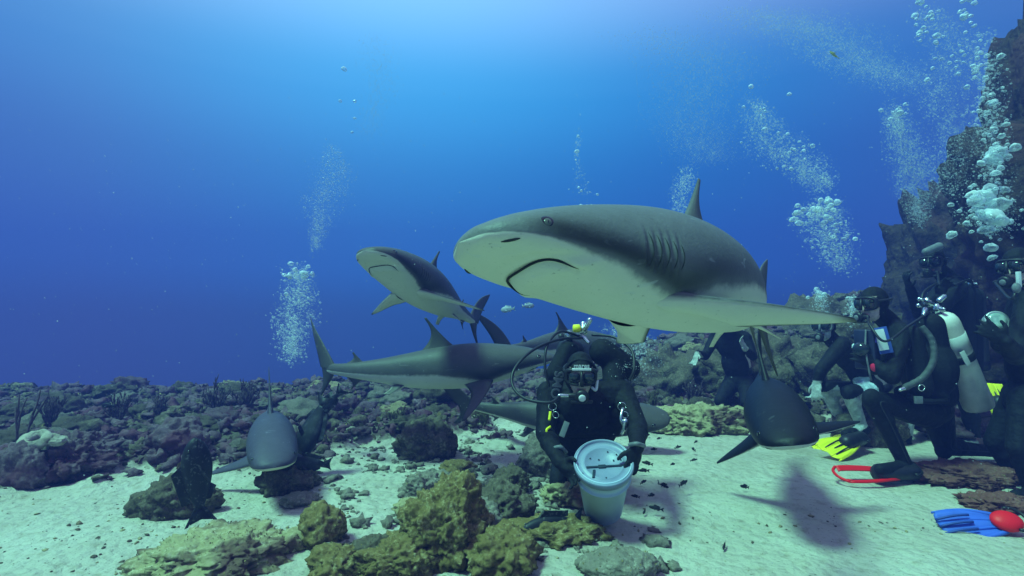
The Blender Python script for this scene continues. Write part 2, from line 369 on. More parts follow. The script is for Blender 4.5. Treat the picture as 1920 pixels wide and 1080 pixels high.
# ------------------------------------------------------------------ rocks and coral heads
def ico(sub):
    bm = bmesh.new(); bmesh.ops.create_icosphere(bm, subdivisions=sub, radius=1); bm.verts.index_update()
    V = np.array([v.co[:] for v in bm.verts]); F = [[v.index for v in f.verts] for f in bm.faces]; bm.free(); return V, F
ICO = {k: ico(k) for k in (1, 2, 3, 4, 5, 6)}
def rock_data(name, seed, size, sub=4, amp=.45, f=1.3, fine=.10, flat=.35):
    V, F = ICO[sub]; size = np.asarray(size, float); a = float(np.mean(size))
    Q = V * size / a
    big = fbm(Q * f, 3, seed); lum = fbm(Q * f * 2.4, 3, seed + 50, True); fi = fbm(Q * f * 7, 4, seed + 90, True)
    pit = np.maximum(0, fbm(Q * f * 3.1, 2, seed + 130) - .18)
    r = 1 + amp * big * 1.15 + amp * .95 * (lum - .3) + fine * .95 * (fi - .3) - .55 * amp * pit
    P = V * r[:, None]
    P[:, 2] = np.where(P[:, 2] < -flat, -flat + (P[:, 2] + flat) * .25, P[:, 2])
    P = P * size
    return mesh(name, P, F)
RK_OLIVE = rockmat('rock_olive', (.028, .018, .007), (.20, .142, .048), (.50, .42, .22), 9., .28, .012)
RK_MOSS = rockmat('rock_mossy', (.085, .070, .036), (.38, .33, .17), (.70, .64, .42), 8., .3, .012, (.16, .10, .07))
RK_DARK = rockmat('rock_dark', (.030, .024, .019), (.125, .100, .066), (.30, .26, .18), 8., .2, .012)
RK_GREY = rockmat('rock_grey', (.060, .052, .042), (.23, .20, .155), (.48, .45, .34), 9., .25, .012)
RK_PURP = rockmat('rock_purple', (.045, .026, .036), (.145, .095, .110), (.30, .235, .23), 7., .2, .012, (.12, .05, .07))
RK_RED = rockmat('rock_red', (.055, .022, .018), (.19, .075, .06), (.32, .20, .15), 9., .2, .010)
def rock(px, py, size, label, m, seed, sub=4, rz=0., sink=.25, name='coral_rock', cat='rock', **kw):
    "a rock whose foot stands where the photograph shows it"
    p = pixg(px, py) if not isinstance(px, tuple) else np.array(px)
    o = link(name, rock_data(name, seed, size, sub, **kw), m); o.location = (p[0], p[1] + size[1] * .5, gz(p[0], p[1] + size[1] * .5) + size[2] * sink); o.rotation_euler = (0, 0, rz)
    return tag(o, label, cat)
rock(830, 1058, (.21, .20, .25), 'tall knobbly olive rock, peak of the foreground pile', RK_OLIVE, 3, 6, .2, .30, amp=.40, f=1.3, fine=.22)
rock(745, 1085, (.22, .16, .10), 'low crusty olive rock filling the foot of the foreground pile', RK_OLIVE, 8, 6, .5, .3, amp=.4, f=1.4, fine=.2)
rock(700, 1070, (.12, .12, .09), 'broken brown stone at the left foot of the foreground pile', RK_DARK, 9, 5, .9, .3, amp=.4, f=1.4, fine=.2)
rock(885, 1020, (.15, .14, .13), 'shaded grey brown block on the right flank of the foreground pile', RK_GREY, 10, 5, .4, .35, amp=.4, f=1.4, fine=.2)
rock(935, 1078, (.17, .15, .11), 'yellowish lumpy rock at the right end of the foreground pile', RK_OLIVE, 14, 5, 1.2, .4, amp=.55, f=1.5, fine=.15)
rock(940, 985, (.15, .14, .12), 'dark shaded rock between the foreground pile and the grouper', RK_DARK, 16, 5, .2, .5, amp=.5, fine=.13)
rock(955, 930, (.12, .11, .10), 'round dark rock leaning behind the foreground pile', RK_DARK, 23, 5, .8, .55, amp=.4, fine=.13)
rock(1035, 1015, (.26, .17, .07), 'flat crusted ledge under the speckled grouper', RK_OLIVE, 26, 5, .1, .2, amp=.5, f=1.6, fine=.14)
rock(1065, 950, (.15, .14, .08), 'yellow green rock right behind the white bucket', RK_MOSS, 31, 5, .4, .4, amp=.5, fine=.14)
rock(595, 1025, (.115, .11, .12), 'smooth topped brown boulder on the sand left of the pile', RK_OLIVE, 37, 5, 0, .45, amp=.3, fine=.07)
rock(540, 1035, (.07, .07, .06), 'small yellow knob leaning on the brown boulder', RK_MOSS, 41, 4, 0, .4, amp=.4, fine=.12)
rock(620, 1085, (.12, .12, .07), 'dark crusty stone in front of the brown boulder', RK_OLIVE, 43, 5, 0, .4, amp=.5, fine=.14)
rock(370, 1080, (.30, .28, .10), 'wide low rock with pale yellow growth at the bottom edge', RK_MOSS, 47, 6, .5, .15, amp=.42, f=1.7, fine=.12, flat=.3)
rock(310, 968, (.20, .15, .15), 'sloping brown rock under the hanging dark grouper', RK_DARK, 53, 5, .3, .3, amp=.45, fine=.12)
rock(530, 925, (.17, .15, .12), 'dark rock under the chin of the pale shark', RK_DARK, 59, 5, .3, .4, amp=.5, fine=.13)
rock(555, 950, (.10, .09, .045), 'little mossy stone in front of the rock below the pale shark', RK_GREY, 61, 4, .3, .4, amp=.45, fine=.12)
rock(785, 930, (.13, .10, .09), 'grey rock tilted on the sand behind the foreground pile', RK_GREY, 67, 5, .7, .4, amp=.45, fine=.1)
rock(770, 965, (.10, .09, .05), 'low green stone at the back of the foreground pile', RK_MOSS, 71, 4, .7, .4, amp=.45, fine=.12)
rock(855, 888, (.13, .11, .06), 'small brown stone beside the thin twig coral', RK_OLIVE, 73, 4, .1, .4, amp=.45, fine=.1)
rock(1020, 890, (.17, .16, .16), 'rounded coral lump beside the knee of the bucket diver', RK_GREY, 79, 5, .1, .4, amp=.4, fine=.13)
rock(795, 862, (.24, .2, .2), 'dark bushy coral head alone on the pale rubble', RK_DARK, 83, 5, 0, .4, amp=.45, fine=.18)
rock(1165, 1090, (.17, .12, .065), 'rounded speckled boulder cut by the bottom edge', RK_GREY, 89, 5, 0, .45, amp=.25, fine=.08)
rock(1320, 812, (.48, .3, .17), 'broad knobbly rock at the far edge of the white sand', RK_MOSS, 97, 6, .1, .35, amp=.45, f=1.8, fine=.13)
rock(1392, 795, (.17, .15, .11), 'round pale stone beside the dark shark at the sand edge', RK_MOSS, 99, 4, .1, .4, amp=.3, fine=.1)
rock(1245, 800, (.16, .14, .10), 'green stone at the left end of the broad knobbly rock', RK_MOSS, 101, 4, .1, .4, amp=.4, fine=.12)
rock(95, 905, (.30, .24, .19), 'brown coral mound at the left edge below the white sponge', RK_PURP, 103, 6, .1, .4, amp=.5, f=1.9, fine=.2)
rock(320, 850, (.20, .18, .17), 'dark red coral head behind the hanging grouper', RK_PURP, 107, 5, .1, .4, amp=.35, fine=.12)
rock(1840, 905, (.40, .24, .07), 'red brown slab of rubble under the knees of the tank diver', RK_RED, 109, 5, .2, .2, amp=.5, f=2., fine=.14)
rock(1890, 960, (.22, .14, .05), 'flat reddish stone at the right edge above the blue fin', RK_RED, 111, 5, .2, .2, amp=.5, f=2., fine=.14)
rock(1790, 1045-70, (.035, .03, .03), 'small dark pebble above the blue and red fin', RK_DARK, 113, 3, .2, .3)

# the reef wall on the right, as big craggy blocks
def crag(name, loc, size, label, m, seed, sub=6, **kw):
    o = link(name, rock_data(name, seed, size, sub, **kw), m); o.location = loc; return tag(o, label, 'reef wall' if size[2] > 1.4 else 'reef')
RK_WALL = rockmat('rock_wall', (.016, .011, .009), (.062, .042, .028), (.13, .09, .055), 3., .2, .05, (.10, .05, .04))
crag('reef_pinnacle', (5.62, 5.0, 1.7), (1.05, 1.2, 2.75), 'tall dark reef pinnacle rising at the right edge', RK_WALL, 201, 6, amp=.42, f=1.5, fine=.16, flat=.9)
crag('reef_shoulder', (6.75, 7.4, .9), (1.45, 1.2, 2.5), 'hazy shoulder of reef behind the bubble column', RK_WALL, 207, 6, amp=.28, f=1.5, fine=.22, flat=.9)
crag('reef_mound', (4.75, 8.2, .55), (1.3, .9, .85), 'blue hazed reef mound behind the kneeling divers', RK_DARK, 211, 5, amp=.45, f=1.9, fine=.12)
crag('reef_mound', (3.1, 6.7, .25), (.85, .5, .62), 'brown coral block behind the tail of the dark shark', RK_DARK, 217, 5, amp=.5, f=2., fine=.15)
crag('reef_mound', (3.9, 6.0, .35), (.62, .5, .75), 'craggy coral block just left of the kneeling divers', RK_DARK, 223, 5, amp=.5, f=2., fine=.15)
crag('reef_mound', (2.05, 6.9, .15), (.7, .5, .50), 'dark bushy coral block right of the bucket diver', RK_DARK, 227, 5, amp=.5, f=2., fine=.18)

# coral heads of the back reef: one set of shapes, many single heads
HEADS = [rock_data('brain_coral', 300 + k, (1, 1, .75), 4, amp=.5, f=1.8, fine=.30) for k in range(9)]
HM = [RK_DARK, RK_GREY, RK_PURP, RK_DARK, RK_DARK, RK_MOSS, RK_DARK, RK_PURP, RK_GREY]
for h, m in zip(HEADS, HM): h.materials.append(m); h.polygons.foreach_set('use_smooth', np.ones(len(h.polygons), bool))
rr = random.Random(5); nh = 0
while nh < 299:
    y = rr.uniform(4.0, 8.6 if rr.random() < .6 else 7.6); x = rr.uniform(-1.15, 1.15) * y
    if float(reefmask(np.array([x]), np.array([y]))[0]) < .5 or rr.random() < .2: continue
    s = rr.choice([.05, .06, .07, .08, .09, .11, .14, .17]) * (1 + .03 * y)
    hk = rr.randrange(9); o = bpy.data.objects.new('brain_coral', HEADS[hk]); COL.objects.link(o)
    o.location = (x, y, gz(x, y) + .2 * s); o.scale = (s * rr.uniform(.8, 1.3), s * rr.uniform(.8, 1.3), s * rr.uniform(.55, 1.05)); o.rotation_euler = (rr.uniform(-.25, .25), rr.uniform(-.25, .25), rr.uniform(0, 6.28))
    hn = {id(RK_DARK): 'dark brown', id(RK_GREY): 'greyish', id(RK_PURP): 'purple brown', id(RK_MOSS): 'pale mossy'}[id(HM[hk])]; tag(o, hn + ' lumpy coral head among the crowded reef behind the sand', 'coral head', hn + ' coral heads of the back reef'); nh += 1

# loose rubble: pebbles and broken coral, nobody could count them
def scatter(name, N, region, smin, smax, m, label, seed, sub=1, keep=None):
    g = np.random.default_rng(seed); V0, F0 = ICO[sub]; V0 = V0.copy(); F0 = np.array(F0)
    x, y = region(g, N); 
    if keep is not None: k = keep(x, y, g); x, y = x[k], y[k]
    n = len(x); s = smin * (smax / smin) ** (g.random(n) ** 2.2); z = ground(x, y)
    sc = s[:, None] * g.uniform(.55, 1.3, (n, 3)) * np.array([1, 1, .7]); an = g.uniform(0, 2 * pi, n)
    J = V0[None] * (1 + .35 * g.normal(size=(n, len(V0), 1))) * sc[:, None, :]
    c, si = np.cos(an)[:, None], np.sin(an)[:, None]
    P = np.stack([J[..., 0] * c - J[..., 1] * si + x[:, None], J[..., 0] * si + J[..., 1] * c + y[:, None], J[..., 2] + (z + s * .15)[:, None]], -1)
    F = (F0[None] + (np.arange(n) * len(V0))[:, None, None]).reshape(-1, 3)
    o = link(name, mesh(name, P.reshape(-1, 3), F), m); return tag(o, label, None, None, 'stuff')
fan = lambda y0, y1, w: (lambda g, N: (lambda y: (g.uniform(-w, w, N) * y, y))(g.uniform(y0, y1, N)))
scatter('rubble', 15000, fan(3.3, 9.5, 1.15), .012, .09, RK_PURP, 'broken coral rubble covering the reef flat', 1, 2, lambda x, y, g: reefmask(x, y) > g.uniform(.05, .9, len(x)))
scatter('rubble', 9000, fan(3.3, 9.5, 1.15), .012, .085, RK_DARK, 'dark algae covered rubble between the coral heads', 4, 2, lambda x, y, g: reefmask(x, y) > g.uniform(.2, .95, len(x)))
def near_keep(x, y, g):
    n = fbm(xy3(x, y) * 1.3, 3, 77); return (n + .25 * (x < .2) - .12 * (x > 1) > g.uniform(-.1, .7, len(x)))
def pile_keep(x, y, g):
    n = fbm(xy3(x, y) * 1.7, 3, 61); return (x > -2.6) & (x < .75) & (n + .35 * np.maximum(-.3, 1 - np.abs(x + .3 * y - .7)) > g.uniform(.0, .75, len(x)))
scatter('rubble', 5200, fan(2.3, 5.4, .6), .008, .055, RK_GREY, 'broken coral rubble strewn over the sand round the foreground rocks', 9, 2, pile_keep)
scatter('sand_debris', 4200, fan(2.0, 6.0, 1.1), .0022, .013, RK_DARK, 'dark specks of shell and coral littering the sand', 2, 1, near_keep)
scatter('shell_grit', 2600, fan(2.0, 6.0, 1.1), .003, .016, RK_MOSS, 'pale grit and shell bits on the sand', 3, 1, near_keep)

# short algae fronds on the reef and on the rocks, uncountable
def fronds(name, N, seed, m, label, pts=None):
    g = np.random.default_rng(seed)
    if pts is None:
        y = g.uniform(3.4, 9.3, N); x = g.uniform(-1.1, 1.1, N) * y; k = reefmask(x, y) > g.uniform(.3, .9, N); x, y = x[k], y[k]; P = np.stack([x, y, ground(x, y)], 1); s = g.uniform(.015, .05, len(x)) * (1 + .05 * y)
    else:
        P = pts[g.integers(0, len(pts), N)] + g.normal(size=(N, 3)) * .004; s = g.uniform(.004, .010, N)
    n = len(P); V = []; 
    d = g.normal(size=(n, 3)); d[:, 2] = np.abs(d[:, 2]) + .5; d /= np.linalg.norm(d, axis=1)[:, None]
    w = np.cross(d, g.normal(size=(n, 3))); w /= np.linalg.norm(w, axis=1)[:, None]
    L_ = s[:, None]; V = np.stack([P - w * L_ * .16, P + w * L_ * .16, P + d * L_ * .55 + w * L_ * .36, P + d * L_ * 1.0 + w * L_ * .05, P + d * L_ * .55 - w * L_ * .36], 1)
    F = (np.array([[0, 1, 2, 3, 4]])[None] + (np.arange(n) * 5)[:, None, None]).reshape(-1, 5)
    return tag(link(name, mesh(name, V.reshape(-1, 3), F), m), label, None, None, 'stuff')
ALG = mat('algae', (.16, .125, .045), .85, .1, noise=(18, (.34, .28, .11), .42, .62))
ALGD = mat('algae_dark', (.06, .05, .028), .85, .1, noise=(10, (.15, .125, .07), .42, .62))
fronds('algae_turf', 16000, 5, ALGD, 'short dark algae fronds growing over the reef flat')
fronds('algae_turf', 7000, 6, ALG, 'short olive algae fronds growing over the reef flat')
tops = []
for o in [o for o in COL.objects if o.name.startswith('coral_rock')]:
    me = o.data; v = np.empty(len(me.vertices) * 3, np.float32); nn = np.empty(len(me.vertices) * 3, np.float32); me.vertices.foreach_get('co', v); me.vertices.foreach_get('normal', nn)
    v = v.reshape(-1, 3); nn = nn.reshape(-1, 3); k = nn[:, 2] > .1; Mw = np.array(Matrix.LocRotScale(o.location, o.rotation_euler, o.scale)); tops.append((v[k] @ Mw[:3, :3].T + Mw[:3, 3])[::3])
fronds('rock_turf', 6000, 8, ALG, 'tufts of olive turf algae on the foreground rocks', np.concatenate(tops))

# soft corals, one by one
def gorgonian(px, py, h, label, m, seed, n=9, fanw=.5, r0=.012, group=None):
    if n > 4: n = int(n * 2.2); r0 *= .5; h *= .52
    g = random.Random(seed); p = pixg(px, py); b = MB(); 
    def branch(p0, d, l, r, lev):
        q = [np.array(p0)]; dd = np.array(d, float)
        for k in range(4): dd = unit(dd + np.array([g.uniform(-.2, .2), g.uniform(-.12, .12), .12])); q.append(q[-1] + dd * l / 4)
        b.tube(q, np.linspace(r, r * .7, 5), 6)
        if lev: 
            for k in range(g.choice([2, 3])): branch(q[g.choice([1, 2, 3])], unit(dd + np.array([g.uniform(-1, 1) * fanw * 1.6, g.uniform(-.3, .3), .2])), l * g.uniform(.45, .8), r * .8, lev - 1)
    for k in range(n): branch(p + np.array([g.uniform(-.03, .03), g.uniform(-.02, .02), -.02]), unit([g.uniform(-1, 1) * fanw, g.uniform(-.3, .3), 1]), h * g.uniform(.45, .75), r0, 3 if n > 4 else 1)
    o = b.build('soft_coral', m, None, p); o.location = p; return tag(o, label, 'soft coral', group)
SOFT = mat('soft_coral', (.07, .05, .06), .9, .1, noise=(30, (.15, .11, .11), .4, .65))
SOFTB = mat('soft_coral_brown', (.09, .075, .04), .9, .1, noise=(30, (.16, .14, .08), .4, .65))
gorgonian(35, 850, .55, 'tall thin dark sea rod standing at the far left edge', SOFT, 1, 2, .08, .009)
gorgonian(95, 800, .45, 'bushy purple soft coral beside the white sponge', SOFT, 2, 7, .45, .015)
gorgonian(400, 775, .50, 'wide purple soft coral on the reef crest left of the pale shark', SOFT, 3, 10, .6, .016)
gorgonian(460, 765, .45, 'dark soft coral on the crest above the pale shark', SOFT, 4, 10, .6, .016)
gorgonian(220, 790, .40, 'reddish soft coral clump on the left reef crest', SOFT, 5, 9, .6, .016)
gorgonian(300, 780, .35, 'small dark soft coral bush between the left reef clumps', SOFT, 6, 9, .6, .015)
gorgonian(745, 800, .32, 'low brown soft coral under the side on shark', SOFTB, 7, 9, .6, .014)
gorgonian(905, 800, .34, 'brown branching coral below the pectoral fin of the side on shark', SOFTB, 8, 10, .6, .014)
gorgonian(1300, 755, .45, 'dark bushy soft coral right of the bucket diver', SOFT, 9, 12, .55, .016)
gorgonian(1225, 760, .30, 'greenish twiggy coral beside the shoulder of the bucket diver', SOFTB, 10, 9, .5, .012)
gorgonian(1480, 740, .45, 'brown fan of branching coral right of the dark shark', SOFTB, 11, 12, .55, .016)
gorgonian(870, 905, .13, 'thin pale twig coral forking up beside the rock pile', SOFTB, 12, 2, .5, .005)
rock((-3.06, 3.34, 0), 0, (.17, .09, .19), 'dark stump of rock that carries the pale ring sponge', RK_PURP, 137, 5, 0, .35, amp=.4, fine=.2)
# pale sponge
sp = pix(66, 826, 3.42)
PALE = mat('pale_sponge', (.44, .41, .32), .85, .1, noise=(16, (.22, .20, .15), .42, .66), bump=(30, .02))
A_, B_ = np.meshgrid(np.linspace(0, 2 * pi, 56, endpoint=False), np.linspace(0, 2 * pi, 28, endpoint=False), indexing='ij'); A_ = A_.ravel(); B_ = B_.ravel()
T_ = np.stack([np.cos(A_) * (.085 + .046 * np.cos(B_)), .055 * np.sin(A_) * (1 + .4 * np.cos(B_)), .046 * np.sin(B_) + .04 * np.sin(A_)], 1)
T_ = .74 * T_ * (1 + .28 * fbm(T_ * 14, 3, 500))[:, None]
idx_ = np.arange(56 * 28).reshape(56, 28); q_ = np.stack([idx_, np.roll(idx_, -1, 0), np.roll(np.roll(idx_, -1, 0), -1, 1), np.roll(idx_, -1, 1)], -1).reshape(-1, 4).tolist()
b = MB().add(T_ + sp, q_); Vs, Fs = ICO[4]; Ls = Vs * (1 + .35 * fbm(Vs * 2.2, 3, 505))[:, None]
b.add(Ls * np.array([.06, .04, .03]) + sp + np.array([.115, .02, -.01]), Fs).add(Ls[:, [1, 0, 2]] * np.array([.12, .07, .10]) + sp + np.array([.02, .09, -.08]), Fs)
o = b.build('sponge', PALE, None, sp); o.location = sp; tag(o, 'cream coloured ring shaped sponge on the left reef', 'sponge')
# ---- shark body tables (fractions of total length; x = 0 snout, 1 tail tip)
SX=np.array([0,.008,.02,.04,.07,.10,.14,.19,.25,.32,.40,.50,.60,.68,.74,.775,.80,.83])
ST=np.array([.0,.011,.018,.027,.038,.048,.059,.070,.079,.082,.077,.061,.043,.031,.024,.022,.021,.019])
SB=np.array([.0,-.008,-.013,-.018,-.025,-.034,-.046,-.058,-.067,-.071,-.067,-.056,-.037,-.025,-.019,-.017,-.016,-.014])
SW=np.array([.0,.027,.042,.055,.064,.068,.072,.075,.077,.075,.067,.051,.034,.023,.017,.013,.009,.004])
def herm(x,X,Y):
    x=np.asarray(x,float); m=np.gradient(Y,X)
    m[0]=(Y[1]-Y[0])/(X[1]-X[0])
    i=np.clip(np.searchsorted(X,x)-1,0,len(X)-2); h=X[i+1]-X[i]; t=np.clip((x-X[i])/h,0,1)
    return (1+2*t)*(1-t)**2*Y[i]+t*(1-t)**2*h*m[i]+t*t*(3-2*t)*Y[i+1]+t*t*(t-1)*h*m[i+1]
def sstep(a,b,x):
    t=np.clip((np.asarray(x,float)-a)/(b-a),0,1); return t*t*(3-2*t)
NS=np.linspace(-.05,1.1,231)
def bend(P,b1,b2,v1,tw=0.0):
    """P (n,3) canonical -> bent, about the point at x = .3"""
    if tw:
        a=tw*(1-sstep(.10,.42,P[:,0])); ca,sa=np.cos(a),np.sin(a)
        P=np.stack([P[:,0],P[:,1]*ca-P[:,2]*sa,P[:,1]*sa+P[:,2]*ca],1)
    yaw=b1*sstep(.2,.6,NS)+b2*sstep(.55,1.,NS)-b1*0.0
    pit=v1*sstep(.2,.8,NS)
    ds=NS[1]-NS[0]
    dx,dy,dz=np.cos(yaw)*np.cos(pit),np.sin(yaw)*np.cos(pit),np.sin(pit)
    C=np.stack([np.cumsum(dx),np.cumsum(dy),np.cumsum(dz)],1)*ds
    c0=np.array([np.interp(.3,NS,C[:,k]) for k in range(3)]); C=C-c0
    x=P[:,0]
    c=np.stack([np.interp(x,NS,C[:,k]) for k in range(3)],1)
    ya=np.interp(x,NS,yaw); pi_=np.interp(x,NS,pit)
    N=np.stack([-np.sin(ya),np.cos(ya),0*ya],1)
    Z=np.stack([-np.cos(ya)*np.sin(pi_),-np.sin(ya)*np.sin(pi_),np.cos(pi_)],1)
    return c+P[:,1:2]*N+P[:,2:3]*Z
def rot(yaw,pitch,roll):
    cz,sz,cy,sy,cx,sx=cos(yaw),sin(yaw),cos(pitch),sin(pitch),cos(roll),sin(roll)
    Rz=np.array([[cz,-sz,0],[sz,cz,0],[0,0,1]]);Ry=np.array([[cy,0,sy],[0,1,0],[-sy,0,cy]]);Rx=np.array([[1,0,0],[0,cx,-sx],[0,sx,cx]])
    return Rz@Ry@Rx
# pectoral: root at (.225,s*.05,-.045); span direction set by droop, sweep
def pect_pt(side,c,s,droop,sweep,span=.20):
    """c chord 0..1 root length .085 ; s span 0..1"""
    lead=np.array([sin(sweep),cos(sweep)])
    xr=.222+.0*c
    le=.0+span*s*sin(sweep)+.03*s*s
    ch=(.088*(1-s)**.75+.012*(1-s))*(1-.0*s)+.004
    te_notch=.030*np.sin(pi*np.clip(s*1.0,0,1))*(-1)
    x=xr+le+c*(ch+te_notch*0.9*(c))
    o=span*s*cos(sweep)
    y=side*(.045+o*cos(droop)); z=-.050-o*sin(droop)
    return x,y,z
# ------------------------------------------------------------------ sharks
EB_X = np.array([0, .03, .07, .12, .16, .20, .24, .30, .40, .50, .60, .70, .80])
EB_A = np.array([-6, -9, -14, -25, -33, -42, -52, -30, -14, -12, -14, -10, -8.])
def mouth_curve(w):
    'mouth line: station and angle off the belly keel; the corners tuck back down'
    return .068 + .044 * w * w, 39 * np.sin(1.85 * w)
def shark_surface(x, th, girth=1.):
    """canonical skin point for station x (array) and ring angle th: 0 = +y side, 90 deg = back"""
    x = np.asarray(x, float); c, s = np.cos(th), np.sin(th)
    t, bo, w = herm(x, SX, ST), -herm(x, SX, SB), herm(x, SX, SW)
    g = 1 + (girth - 1) * sst(.05, .2, x)
    hd = 1 - sst(.05, .2, x)                       # flatter underside at the head
    q = np.where(s < 0, 1 - .35 * hd, 1.0)
    y = w * g * np.sign(c) * np.abs(c) ** (1 - .12 * hd)
    z = np.where(s >= 0, t, bo) * g * np.sign(s) * np.abs(s) ** q
    # mouth groove and chin
    ub = (np.degrees(np.arctan2(s, c)) + 90 + 180) % 360 - 180
    u = np.clip(ub / 55., -1.4, 1.4); xm = .068 + .036 * u * u
    wn_ = np.clip((1.15 - np.abs(u)) / .3, 0, 1)
    dd = x - xm
    mw = np.linspace(-1, 1, 61); mx_, mu_ = mouth_curve(mw); d2 = np.full(x.shape, 1.); k_ = (x > .05) & (x < .13)
    if k_.any(): d2[k_] = np.sqrt(((x[k_][:, None] - mx_) ** 2 + ((ub[k_][:, None] - mu_) * .00105) ** 2).min(1))
    dep = -.0036 * np.exp(-(d2 / .0034) ** 2) + .0035 * np.exp(-((dd - .016) / .012) ** 2) * wn_ - .003 * np.exp(-((dd + .012) / .012) ** 2) * wn_
    # gill pleats
    el = np.degrees(np.arcsin(np.clip(s, -1, 1))); gw = np.exp(-((el + 9) / 20.) ** 4)
    for k in range(5): dep = dep - .0019 * np.exp(-((x - (.188 + .0115 * k)) / .0028) ** 2) * gw + .0011 * np.exp(-((x - (.188 + .0115 * k) + .006) / .004) ** 2) * gw
    n = np.stack([0 * c, c / np.maximum(w, .02), s / np.maximum(np.where(s >= 0, t, bo), .02)], -1); n /= np.linalg.norm(n, axis=-1, keepdims=True)
    return np.stack([x, y, z], -1) + n * dep[..., None]
def loft_fin(LE, TE, plane, th0, ns=14, nc=9):
    """LE(t), TE(t) -> in-plane (a, b); plane(a, b, n) -> xyz. Returns V, F, t, c, top"""
    V = []; tt = []; cc = []; up = []
    cs = np.concatenate([np.linspace(0, 1, nc) ** 1.5, (np.linspace(1, 0, nc) ** 1.5)[1:-1]]); sg = np.array([1] * nc + [-1] * (nc - 2)); sg[0] = 0; sg[nc - 1] = 0
    ts = 1 - (1 - np.linspace(0, 1, ns)) ** 1.4
    for t in ts:
        l, e = np.array(LE(t)), np.array(TE(t))
        for c, s in zip(cs, sg):
            p = l + (e - l) * c
            n = s * th0 * (1 - .82 * t) * (2.4 * sqrt(c) * (1 - c) if c > 0 else 0) * (1 - .999 * (t > .999)) + th0 * 1.4 * s * exp(-t * 9) * sqrt(max(c, 0)) * (1 - c)
            V.append(plane(p[0], p[1], n)); tt.append(t); cc.append(c); up.append(s)
    m = len(cs); F = []
    for i in range(ns - 1):
        for j in range(m): k = (j + 1) % m; F.append([i * m + j, i * m + k, (i + 1) * m + k, (i + 1) * m + j])
    F.append([(ns - 1) * m + j for j in range(m)])
    return np.array(V, float), F, np.array(tt), np.array(cc), np.array(up)
